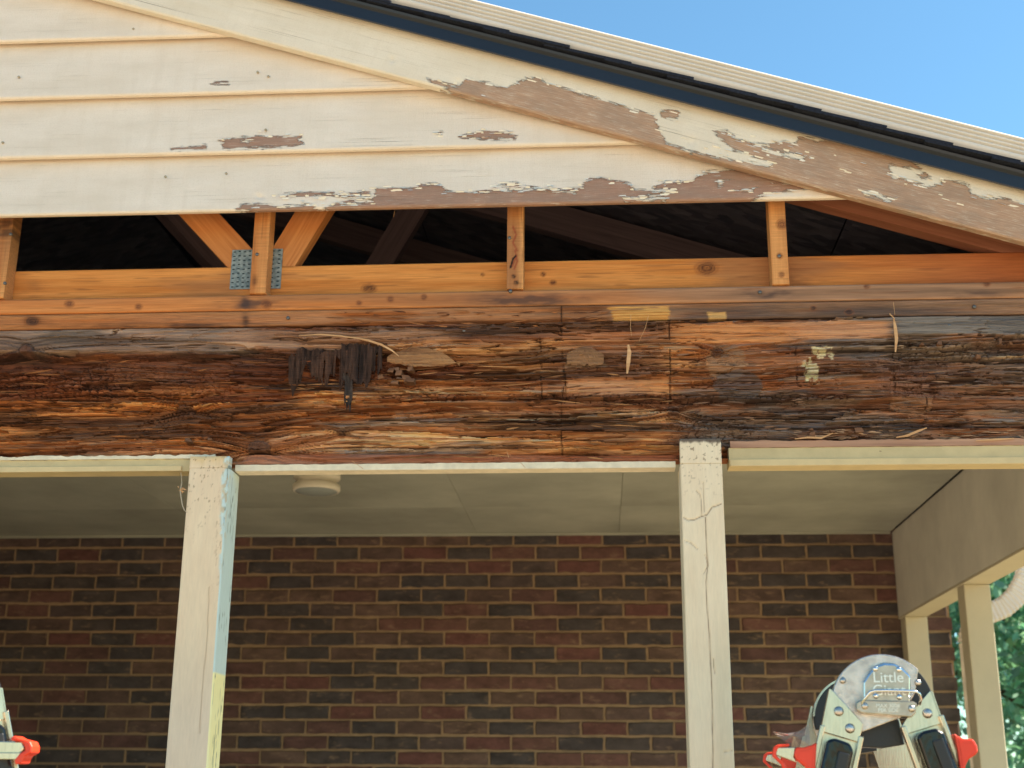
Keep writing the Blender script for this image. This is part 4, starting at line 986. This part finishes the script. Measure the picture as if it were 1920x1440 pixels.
CR2 = [[(1318, 905), (1320, 960)], [(1306, 921), (1313, 928), (1315, 945), (1315, 968)], [(1323, 970), (1324, 1010), (1327, 1060), (1324, 1090), (1325, 1130), (1330, 1190), (1332, 1240), (1335, 1300), (1336, 1360), (1337, 1440)], [(1337, 1235), (1340, 1262)],
       [(1281, 970), (1291, 976), (1303, 974), (1316, 968), (1326, 965), (1335, 951), (1345, 948), (1352, 945)], [(1278, 1012), (1295, 1018), (1308, 1030)], [(1358, 1410), (1374, 1408)], [(1322, 1040), (1328, 1060), (1320, 1075)]]
def hf2(X, Y, Z, px, py, L):
    dy = .0004 * fb(X * 40, Z * 6, 3, 32)
    for p in CR2: dy = dy + .0022 * ss(1.9, .4, seg_d(px, py, p)) * (L == 'F')
    return np.zeros_like(X), dy
def cf2(X, Y, Z, px, py, L):
    n = fb(X * 30, Z * 8, 4, 36); c = mixc(lin((234, 210, 178)), lin((244, 226, 196)), n)
    c = mixc(c, lin((214, 200, 170)), .5 * ss(.0, .02, X - (px2l + .047)) * ss(1100, 1300, py))
    spk = ss(.72, .79, fb(X * 200, Z * 170, 2, 38)) * ss(960, 830, py); c = mixc(c, lin((120, 92, 64)), .75 * spk)
    c = mixc(c, lin((90, 72, 60)), .9 * ss(5, 0, py - 826 + 8 * (fb(X * 120, Z * 10, 3, 39) - .5)))
    for i, p in enumerate(CR2): c = mixc(c, lin((132, 102, 80)), (.8 if i in (2, 4) else .5) * (.3 + 1.1 * fb(px * .06, py * .06, 3, 41)) * ss(1.6 if i in (2, 4) else 1.1, .3, seg_d(px, py, p)) * (L == 'F'))
    return c
post('porch_post', px2l, px2r - px2l, 2.318, cf2, hf2, 'cream square post with a long vertical crack, lapping over the beam')
tag(box('shim_gap', 0, .001, 0, .001, 0, .001, M_trim), 'x', 'x') if False else None

# ================================================================== SIDE OF THE PORCH
hd = empty('porch_side_beam', (1.36, 4.3, 2.308))
box('inner_board', 1.3115, 1.330, YB + .05, YW - .001, 2.312, ZC - .001, M_header, hd, .002)
box('core', 1.331, 1.390, YB + .05, YW - .001, 2.316, 2.69, M_trusswood, hd)
box('outer_board', 1.391, 1.409, YB + .05, YW - .001, 2.312, ZC - .001, M_header, hd, .002)
box('soffit_strip', 1.3105, 1.410, YB + .05, YW - .001, 2.302, 2.311, M_sidepost, hd, .002)
tag(hd, 'tan painted side beam running back from the rotten beam to the brick wall', 'beam')
for (y0, lab) in ((4.832, 'tan square post midway along the side of the porch'), (5.79, 'tan square post standing against the brick wall')):
    p = empty('side_post', (1.36, y0 + .046, .14))
    v = boxv(1.315, 1.409, y0, y0 + .094, .14, 2.3015); o = mesh('shaft', v, BOXF, M_sidepost, p); bevel(o, .004)
    box('base_trim', 1.301, 1.423, y0 - .013, y0 + .107, .14, .24, M_sidepost, p, .004)
    tag(p, lab, 'post')

# ceiling light
lx, ly = float(atY(594, 900, 4.5)[0]), 4.5
cl_ = empty('ceiling_light', (lx, ly, ZC))
v, f = lathe([(0, ZC - .0005), (.070, ZC - .0005), (.071, ZC - .030), (.082, ZC - .032), (.084, ZC - .036), (.084, ZC - .056), (.080, ZC - .060), (.070, ZC - .062), (.069, ZC - .078)], (lx, ly, 0), 40); mesh('base_ring', [p for p in v], f, M_fixt, cl_, True)
v, f = lathe([(.069, ZC - .076), (.081, ZC - .078), (.085, ZC - .083), (.085, ZC - .098), (.081, ZC - .103), (.075, ZC - .103)], (lx, ly, 0), 40); mesh('rim', v, f, M_fixt, cl_, True)
v, f = lathe([(.0755, ZC - .1015), (.06, ZC - .108), (.03, ZC - .113), (.0, ZC - .114)], (lx, ly, 0), 40); mesh('lens', v, f, M_glass, cl_, True)
tag(cl_, 'round cream ceiling light fixture with a flat lens under the porch ceiling', 'ceiling light')

# cobweb strand with bark fluff beside the first post
p = [atY(x, y, 2.74) for x, y in ((339, 886), (341, 905), (338, 918), (339, 930), (342, 948), (346, 957), (351, 961))]
cw = empty('cobweb', p[0]); v, f = tube(p, [.0005, .0009, .0014, .0012, .0012, .0009, .0006], 5); mesh('strand', v, f, M_web, cw)
parts = []
for i in range(9):
    a = p[2] + np.array([random.uniform(-.004, .006), 0, random.uniform(-.006, .004)]); b = a + np.array([random.uniform(-.009, .011), random.uniform(-.003, .003), random.uniform(-.005, .006)])
    parts.append(tube([a, (a + b) / 2 + np.array([0, 0, .001]), b], [.0006, .0011, .0004], 4))
v, f = merge(parts); fl = mesh('bark_fluff', v, f, M_sliver, cw)
tag(cw, 'thin dusty cobweb strand with bark fluff hanging beside the blue-sided post', 'cobweb')

# ================================================================== CORNER DOWNSPOUT
dsp = empty('corner_downspout', (XR + .04, YW - .06, 0))
def ribbed(path, w_, d_, mat, name, ribs=0, n=40, parent=dsp):
    """rectangular pipe swept along a path in the x-z plane at depth y (path of (x,y,z)); ribs = cross corrugations"""
    pts = [np.array(p) for p in path]
    # resample
    L = [0]
    for a, b in zip(pts[:-1], pts[1:]): L.append(L[-1] + np.linalg.norm(b - a))
    s_ = np.linspace(0, L[-1], n); PX = [np.array([np.interp(t, L, [q[i] for q in pts]) for i in range(3)]) for t in s_]
    sec = [(-1, -.8), (-.8, -1), (.8, -1), (1, -.8), (1, .8), (.8, 1), (-.8, 1), (-1, .8)]; v = []; f = []
    for i, p in enumerate(PX):
        t = PX[min(i + 1, n - 1)] - PX[max(i - 1, 0)]; t /= np.linalg.norm(t)
        b = np.array([0, 1.0, 0]); b = b - t * (t @ b); b /= np.linalg.norm(b); a = np.cross(b, t)
        k_ = 1 + (.05 * (1 if i % 2 else -1) if ribs else 0)
        for (x, y) in sec: v.append(p + a * x * w_ / 2 * k_ + b * y * d_ / 2 * k_)
    for i in range(n - 1):
        for q in range(8): f.append((i * 8 + q, i * 8 + (q + 1) % 8, (i + 1) * 8 + (q + 1) % 8, (i + 1) * 8 + q))
    f += [tuple(range(8))[::-1], tuple(range((n - 1) * 8, n * 8))]
    return mesh(name, v, f, mat, parent)
yd = YW - .07
def D(x, y): return atY(x, y, yd)
arc = [D(1936, 1010), D(1932, 1050), D(1922, 1090), D(1904, 1120), D(1880, 1140), D(1850, 1152)]
ribbed(arc, .085, .075, M_downspout, 'elbow', 1, 46)
ribbed([D(1850, 1152), D(1838, 1157), D(1826, 1170), D(1820, 1190), D(1818, 1206)], .085, .075, M_downspout, 'lower_elbow', 1, 20)
b0 = D(1818, 1206); ribbed([b0, (b0[0], yd, .05)], .075, .07, M_downspout, 'pipe', 0, 4)
t0 = D(1936, 1010); ribbed([t0, (t0[0] + .005, yd, 2.98)], .075, .07, M_downspout, 'drop_outlet', 0, 4)
tag(dsp, 'white downspout with ribbed elbows at the corner of the brick house', 'downspout')

# ================================================================== LADDERS
def ladder(loc, rz):
    t = empty('folding_ladder', loc, rz)
    O = np.array(loc); ax = np.array([math.cos(rz), math.sin(rz), 0]); ay = np.array([-math.sin(rz), math.cos(rz), 0])
    return t
LX, LY, LR = .432, 2.225, math.radians(-5.0); HW = .225          # centre, rotation, half width
Lax = np.array([math.cos(LR), math.sin(LR), 0]); Lay = np.array([-math.sin(LR), math.cos(LR), 0]); LO = np.array([LX, LY, 0.012])
def LP(x, y, off=-HW):                                           # photo pixel -> local (x, z) on the plane local y = off
    d = ray(x, y); s = (off - (C - LO) @ Lay) / (d @ Lay); P = C + d * s - LO; return np.array([P @ Lax, P[2]])
lad = empty('folding_ladder', LO, LR)
def lm(name, vf, mat, parent=lad, smooth=False, bev=0):
    o = link(name, raw(name, vf[0], vf[1], smooth), mat, parent)
    if bev: bevel(o, bev, 2)
    return o
hc = LP(1657, 1323); HZ = hc[1]; HX = hc[0]; HR = .0745
def disc(x, z, r, y0, y1, n=48, a0=0, a1=2 * math.pi):
    pts = [(x + r * math.cos(a), z + r * math.sin(a)) for a in np.linspace(a0, a1, n + (a1 - a0 < 6.2), endpoint=(a1 - a0 < 6.2))]
    if a1 - a0 < 6.2: pass
    return prism(pts, y0, y1)
def rivet(x, z, y, sg, r=.005, parent=lad, mat=None):
    v, f = lathe([(0, -.003 * 1), (r * .6, -.0027), (r, -.001), (r, .001)], (x, y, z), 14, 'y')
    if sg > 0: v = [(a, 2 * y - b, c) for a, b, c in v]; f = [q[::-1] for q in f]
    return lm('rivet', (v, f), mat or M_disc, parent, True)
def leg_dir(s): return np.array([s * math.sin(math.radians(16.2)), -math.cos(math.radians(16.2))])
for sg in (-1, 1):
    yo = sg * HW
    Y = lambda a: (yo + a) if sg < 0 else (yo - a)                  # a: distance inwards from the outer face
    def pr(pts, a, b): ya, yb = sorted((Y(a), Y(b))); return prism(pts, ya, yb)
    # outer disc plate: silver, with the black hinge body seen in its cut-out
    silver = [(HX + HR * math.cos(a), HZ + HR * math.sin(a)) for a in np.linspace(math.radians(44), math.radians(205), 34)]
    silver += [tuple(LP(1618, 1372)), tuple(LP(1690, 1345)), tuple(LP(1716, 1300))]
    lm('hinge_plate', pr(silver, .0, .0034), M_disc, bev=.0014)
    lm('hinge_body', disc(HX, HZ, HR - .002, *sorted((Y(.0036), Y(.020))), 40, math.radians(-14), math.radians(194)), M_blackp, bev=.001)
    ring_o = [(HX + HR * math.cos(a), HZ + HR * math.sin(a)) for a in np.linspace(math.radians(8), math.radians(176), 40)]
    ring_i = [(HX + (HR - .0035) * math.cos(a), HZ + (HR - .0035) * math.sin(a)) for a in np.linspace(math.radians(176), math.radians(8), 40)]
    lm('hinge_rim', pr(ring_o + ring_i, .0205, .026), M_alum)
    lm('inner_plate', disc(HX + .012, HZ, HR - .014, *sorted((Y(.0265), Y(.029))), 40, math.radians(-10), math.radians(190)), M_disc)
    lm('back_plate', disc(HX, HZ, HR - .004, *sorted((Y(.0202), Y(.0262))), 40, math.radians(-14), math.radians(194)), M_blackp)
    # cover with clipped shoulders and the wider lock bar below it
    cov = [LP(*q) for q in ((1617, 1340), (1617, 1280), (1625, 1266), (1638, 1250), (1656, 1243), (1676, 1245), (1690, 1252), (1706, 1268), (1706, 1340))]
    oc = lm('hinge_cover', pr([tuple(q) for q in cov], -.013, -.0005), M_chrome, bev=.0048)
    cov2 = [LP(*q) for q in ((1620, 1338), (1620, 1282), (1629, 1268), (1641, 1254), (1657, 1249), (1675, 1250), (1688, 1257), (1702, 1270), (1702, 1338))]
    lm('cover_face', pr([tuple(q) for q in cov2], -.0136, -.0125), M_cover, oc)
    bar_ = [LP(*q) for q in ((1604, 1318), (1612, 1314), (1708, 1316), (1716, 1320), (1714, 1338), (1706, 1346), (1612, 1338), (1604, 1332))]
    lb = lm('lock_bar', pr([tuple(q) for q in bar_], -.0185, -.0138), M_cover, bev=.0015)
    for (a, b) in ((1639.5, 1255.5), (1683, 1257), (1640, 1306), (1684, 1308)):
        q = LP(a, b); rivet(q[0], q[1], Y(-.0137), sg, .0042, oc, M_chrome)
    for (a, b) in ((1619, 1325), (1706, 1330)): q = LP(a, b); rivet(q[0], q[1], Y(-.0187), sg, .0052, lb)
    for (a, b) in ((1580, 1276), (1721, 1280)): q = LP(a, b); rivet(q[0], q[1], Y(-.0004), sg, .0048)
    hp = [LP(*q) for q in ((1617, 1328), (1614, 1318), (1620, 1310), (1628, 1300), (1636, 1297.5), (1660, 1297.5), (1690, 1298), (1712, 1299), (1719, 1303), (1723, 1312), (1721, 1322))]
    yy = [-.017, -.020, -.024, -.028, -.030, -.030, -.030, -.029, -.026, -.021, -.017]
    lm('wire_bail', tube([(q[0], Y(b), q[1]) for q, b in zip(hp, yy)], .0022, 10), M_chrome, smooth=True)
    # brackets riveted to the rails
    brs = {-1: [(1558, 1293), (1562, 1296), (1618, 1357), (1615, 1372), (1609, 1392), (1542, 1372), (1545, 1350)], 1: [(1742, 1296), (1747, 1297), (1763, 1340), (1768, 1356), (1696, 1378), (1690, 1362), (1700, 1345)]}
    for s in (-1, 1):
        bp = [tuple(LP(*q)) for q in brs[s]]
        bo_ = lm('bracket', pr(bp, -.005, -.0012), M_alum, bev=.0008)
        # folded outer edge of the bracket
        e0, e1 = bp[1 if s > 0 else 0], bp[3 if s > 0 else 5]
        dvec = np.array(e1) - np.array(e0); nn = np.array([dvec[1], -dvec[0]]) / np.linalg.norm(dvec) * .0025
        lm('bracket_fold', pr([tuple(np.array(e0) - nn * .2), tuple(np.array(e1) - nn * .2), tuple(np.array(e1) + nn), tuple(np.array(e0) + nn)], -.005, .022), M_alum, bo_)
        for (a, b) in (((1572, 1334), (1593, 1366)) if s < 0 else ((1738, 1338),)): q = LP(a, b); rivet(q[0], q[1], Y(-.0052), sg, .0072, bo_)
        # rail: channel section down to the ground
        d = leg_dir(s); nrm = np.array([-d[1], d[0]]) if s < 0 else np.array([d[1], -d[0]])
        pc = LP(1578, 1371) if s < 0 else LP(1727, 1352)
        hw = .0315
        top_off = -.012 if s < 0 else .010
        Lr = (pc[1] - .004) / -d[1]
        def rp(u, w_): return tuple(pc + d * u + np.array([-d[1] * 1, d[0]]) * w_)
        web_ = [rp(0, -hw), rp(0, hw), rp(Lr, hw), rp(Lr, -hw)]
        ra = lm('rail', pr(web_, .004, .008), M_alum)
        for w0, w1 in ((-hw, -hw + .007), (hw - .007, hw)):
            lm('flange', pr([rp(0, w0), rp(0, w1), rp(Lr, w1), rp(Lr, w0)], -.012, .0035), M_alum, ra, bev=.001)
            for wq in (w0 + .002, w0 + .0045): lm('flange_rib', pr([rp(.001, wq), rp(.001, wq + .0009), rp(Lr, wq + .0009), rp(Lr, wq)], -.0135, -.0122), M_alum, ra)
        fo = lm('foot', pr([rp(Lr - .07, -hw - .004), rp(Lr - .07, hw + .004), rp(Lr - .002, hw + .006), rp(Lr - .002, -hw - .006)], -.014, .02), M_blackp, bev=.003)
        # lock housing strapped round the rail, with its wing handle
        hu = lm('lock_housing', pr([rp(.020, -.019), rp(.014, -.010), rp(.015, .012), rp(.024, .020), rp(.15, .020), rp(.156, .012), rp(.156, -.014), rp(.15, -.020)], -.034, -.0125), M_wrap, bev=.005)
        for mdf in hu.modifiers: mdf.segments = 3
        lm('housing_ridge', pr([rp(.030, -.001), rp(.030, .015), rp(.14, .015), rp(.14, -.001)], -.039, -.0342), M_blackp, hu, bev=.002)
        if s > 0:
            wing = [LP(*q) for q in ((1783, 1376), (1790, 1381), (1801, 1386), (1819, 1387), (1826, 1399), (1828, 1411), (1822, 1417), (1811, 1424), (1805, 1436), (1802, 1452), (1796, 1452), (1790, 1410))]
        else:
            wing = [LP(*q) for q in ((1529, 1393), (1520, 1398), (1505, 1402), (1491, 1402), (1487, 1414), (1490, 1424), (1500, 1432), (1512, 1442), (1520, 1456), (1526, 1456), (1528, 1420))]
        wo = lm('lock_handle', pr([tuple(q) for q in wing], -.026, -.006), M_redp, bev=.0025)
        cen = sum(wing) / len(wing); inset = [cen + (q - cen) * .62 for q in wing]
        lm('handle_recess', pr([tuple(q) for q in inset], -.0272, -.0262), M_redp, wo)
        if s < 0:
            lv = [LP(*q) for q in ((1456, 1402), (1490, 1402), (1487, 1420), (1493, 1430), (1470, 1422), (1453, 1416))]
            lm('lock_lever', pr([tuple(q) for q in lv], -.022, -.004), M_alum, bev=.001)
            en = [LP(*q) for q in ((1447, 1418), (1449, 1402), (1457, 1397), (1479, 1395), (1479, 1400), (1459, 1402), (1454, 1410), (1455, 1418), (1470, 1432), (1474, 1450), (1469, 1450), (1464, 1434))]
            lm('lever_grip', pr([tuple(q) for q in en], -.024, -.003), M_redp, bev=.0015)
            if sg < 0:
                fm = [(1448, 1372), (1458, 1374), (1475, 1376), (1495, 1372), (1508, 1366), (1516, 1358), (1518, 1378), (1518, 1398), (1500, 1401), (1482, 1402), (1470, 1390), (1458, 1380)]
                q = [LP(*a) for a in fm]; n = len(q); cen = sum(q) / n
                v = [(a[0], Y(-.004 - .012 * random.random()), a[1]) for a in q] + [(cen[0], Y(-.022), cen[1])]
                lm('torn_film', (v, [(i, (i + 1) % n, n) for i in range(n)]), M_film)
    # far side: dark block behind the hinge
    blk = [tuple(LP(*q)) for q in ((1617, 1338), (1690, 1346), (1702, 1395), (1660, 1402), (1614, 1400))]
    lm('hinge_stop', pr(blk, .030, .055), M_blackp, bev=.002)
# rungs between the rails
for s in (-1, 1):
    d = leg_dir(s); pc = LP(1578, 1371) if s < 0 else LP(1727, 1352)
    for i in range(6):
        p_ = pc + d * (.115 + i * .28)
        if p_[1] < .1: continue
        sec = [(-.022, -.013), (.022, -.013), (.024, -.009), (.024, .011), (.020, .014), (-.020, .014), (-.024, .011), (-.024, -.009)]
        lm('rung', prism([(p_[0] + a, p_[1] + b) for a, b in sec], -HW + .0085, HW - .0085), M_alum)
# lettering on the hinge cover and bar
def text_mesh(txt, size):
    cu = bpy.data.curves.new('lettering', 'FONT'); cu.body = txt; cu.size = size; cu.align_x = 'CENTER'; cu.align_y = 'CENTER'; cu.extrude = .0006
    cu.space_line = .85; cu.offset = .0
    o = bpy.data.objects.new('tmp', cu); col.objects.link(o); dg = bpy.context.evaluated_depsgraph_get()
    me = bpy.data.meshes.new_from_object(o.evaluated_get(dg)); bpy.data.objects.remove(o); return me
cover_part = [o for o in lad.children if o.name.startswith('hinge_cover')][0]; bar_part = [o for o in lad.children if o.name.startswith('lock_bar')][0]
for txt, size, (a, b), off, par in (('Little\nGiant', .0215, (1664, 1284), .0140, cover_part), ('MAX 300#\nPER SIDE', .0075, (1662, 1329), .0191, bar_part)):
    me = text_mesh(txt, size); me.materials.append(M_emboss); o = bpy.data.objects.new('lettering', me); col.objects.link(o); o.parent = par
    q = LP(a, b); o.location = (q[0], -HW - off, q[1]); o.rotation_euler = (math.radians(90), 0, 0)
tag(lad, 'aluminium folding ladder with big round hinges and red locks beside the cracked post', 'ladder', 'folding ladders')
def copy_tree(o, parent=None):
    c = o.copy(); col.objects.link(c)
    if parent: c.parent = parent
    for ch in list(o.children): copy_tree(ch, c)
    return c
lad2 = copy_tree(lad)
tag(lad2, 'second aluminium folding ladder with red locks, left of the blue-sided post', 'ladder', 'folding ladders')
R2 = math.radians(33); wl = LP(1826, 1411); tgt = atY(60, 1412, 1.98)      # its red handle's tip stands here
kx, ky = wl[0], -HW - .016
lad2.rotation_euler = (0, 0, R2); lad2.location = (tgt[0] - (math.cos(R2) * kx - math.sin(R2) * ky), tgt[1] - (math.sin(R2) * kx + math.cos(R2) * ky), .012)
for o in list(lad2.children):
    if o.name.split('.')[0] == 'lock_handle':
        wx = np.mean([v.co.x for v in o.data.vertices]); wy = np.mean([v.co.y for v in o.data.vertices])
        if wx > HX and wy < 0:
            for ch in list(o.children): bpy.data.objects.remove(ch)
            bpy.data.objects.remove(o)
bpy.context.view_layer.update(); inv = np.array((Matrix.Translation(lad2.location) @ Matrix.Rotation(R2, 4, 'Z')).inverted())
def on_lad2(name, pts, y0, y1, mat, bev):
    P = [atY(x, y, y0) for x, y in pts]; n = len(P); V = [p for p in P] + [np.array([p[0], y1, p[2]]) for p in P]
    V = [(inv @ np.array([*p, 1]))[:3] for p in V]
    f = [tuple(range(n)), tuple(range(2 * n - 1, n - 1, -1))] + [(i, i + n, (i + 1) % n + n, (i + 1) % n) for i in range(n)]
    o = link(name, raw(name, V, f), mat, lad2); bevel(o, bev); return o
on_lad2('lock_lever', [(-70, 1387), (42, 1390), (46, 1402), (40, 1411), (30, 1423), (-70, 1423)], 1.930, 1.945, M_alum, .002)
on_lad2('lever_lip', [(-70, 1411), (40, 1411), (30, 1424), (-70, 1424)], 1.924, 1.9295, M_alum, .001)
on_lad2('lock_handle', [(19, 1384), (26, 1379), (36, 1385), (56, 1390), (60, 1400), (59, 1411), (46, 1418), (40, 1432), (28, 1433), (26, 1425), (37, 1412), (47, 1407), (44, 1396), (36, 1390), (22, 1389)], 1.920, 1.950, M_redp, .0022)
lad2['label'] = 'second aluminium folding ladder with red lock handle on the far side of the blue-sided post'

# ================================================================== TREES beyond the porch
def tree(name, x, y, h, rx, rz_, label, seed, nleaf, hue):
    t = empty(name, (x, y, 0)); r = np.random.RandomState(seed)
    parts = [tube([(x, y, 0), (x + .05, y, h * .3), (x - .05, y + .05, h * .6), (x, y, h * .85)], [.13, .10, .07, .03], 8)]; cl = []
    for i in range(26):
        a = r.uniform(0, 6.28); zz = r.uniform(.12, .95) * h; rr = rx * (1 - abs(zz / h - .5) * .9) * r.uniform(.5, 1)
        e = np.array([x + rr * math.cos(a), y + rr * math.sin(a), zz]); s0 = np.array([x, y, max(.2, zz - .5 * rr)])
        parts.append(tube([s0, (s0 + e) / 2 + [0, 0, .1], e], [.04, .025, .01], 5)); cl.append(e)
        cl += [s0 + (e - s0) * q + r.normal(0, .12, 3) for q in (.45, .75, .9)]
    v, f = merge(parts); mesh('trunk', v, f, M_bark, t)
    cl = np.array(cl); n = nleaf; k_ = r.randint(0, len(cl), n); P = cl[k_] + r.normal(0, 1, (n, 3)) * np.array([.30, .30, .24])
    a = r.normal(0, 1, (n, 3)); a /= np.linalg.norm(a, axis=1)[:, None]; b = np.cross(a, r.normal(0, 1, (n, 3))); b /= np.linalg.norm(b, axis=1)[:, None]
    L = r.uniform(.035, .075, n)[:, None]
    V = np.stack([P - a * L, P + b * L * .5, P + a * L, P - b * L * .5], 1).reshape(-1, 3) - np.array([x, y, 0])
    me = bpy.data.meshes.new('crown'); Q = np.arange(4 * n).reshape(n, 4)
    me.vertices.add(4 * n); me.vertices.foreach_set('co', V.astype(np.float32).ravel()); me.loops.add(4 * n); me.loops.foreach_set('vertex_index', Q.astype(np.int32).ravel())
    me.polygons.add(n); me.polygons.foreach_set('loop_start', np.arange(0, 4 * n, 4, dtype=np.int32)); me.update(calc_edges=True)
    c = np.repeat(lin(hue)[None] * r.uniform(.6, 1.5, n)[:, None] * np.stack([r.uniform(.8, 1.2, n), np.ones(n), r.uniform(.8, 1.2, n)], 1), 4, 0)
    at = me.color_attributes.new('Col', 'FLOAT_COLOR', 'POINT'); at.data.foreach_set('color', np.concatenate([c, np.ones((4 * n, 1))], 1).astype(np.float32).ravel())
    link('crown', me, M_leaf, t); tag(t, label, 'tree', 'trees beyond the porch'); return t
tree('leafy_tree', 3.55, 10.5, 4.6, 1.5, 1, 'blue-green leafy tree seen past the side post under the side beam', 3, 15000, (126, 174, 138))
tree('leafy_tree', 5.6, 14.5, 6.0, 2.2, 1, 'larger leafy tree further back behind the nearer blue-green tree', 5, 16000, (132, 180, 142))
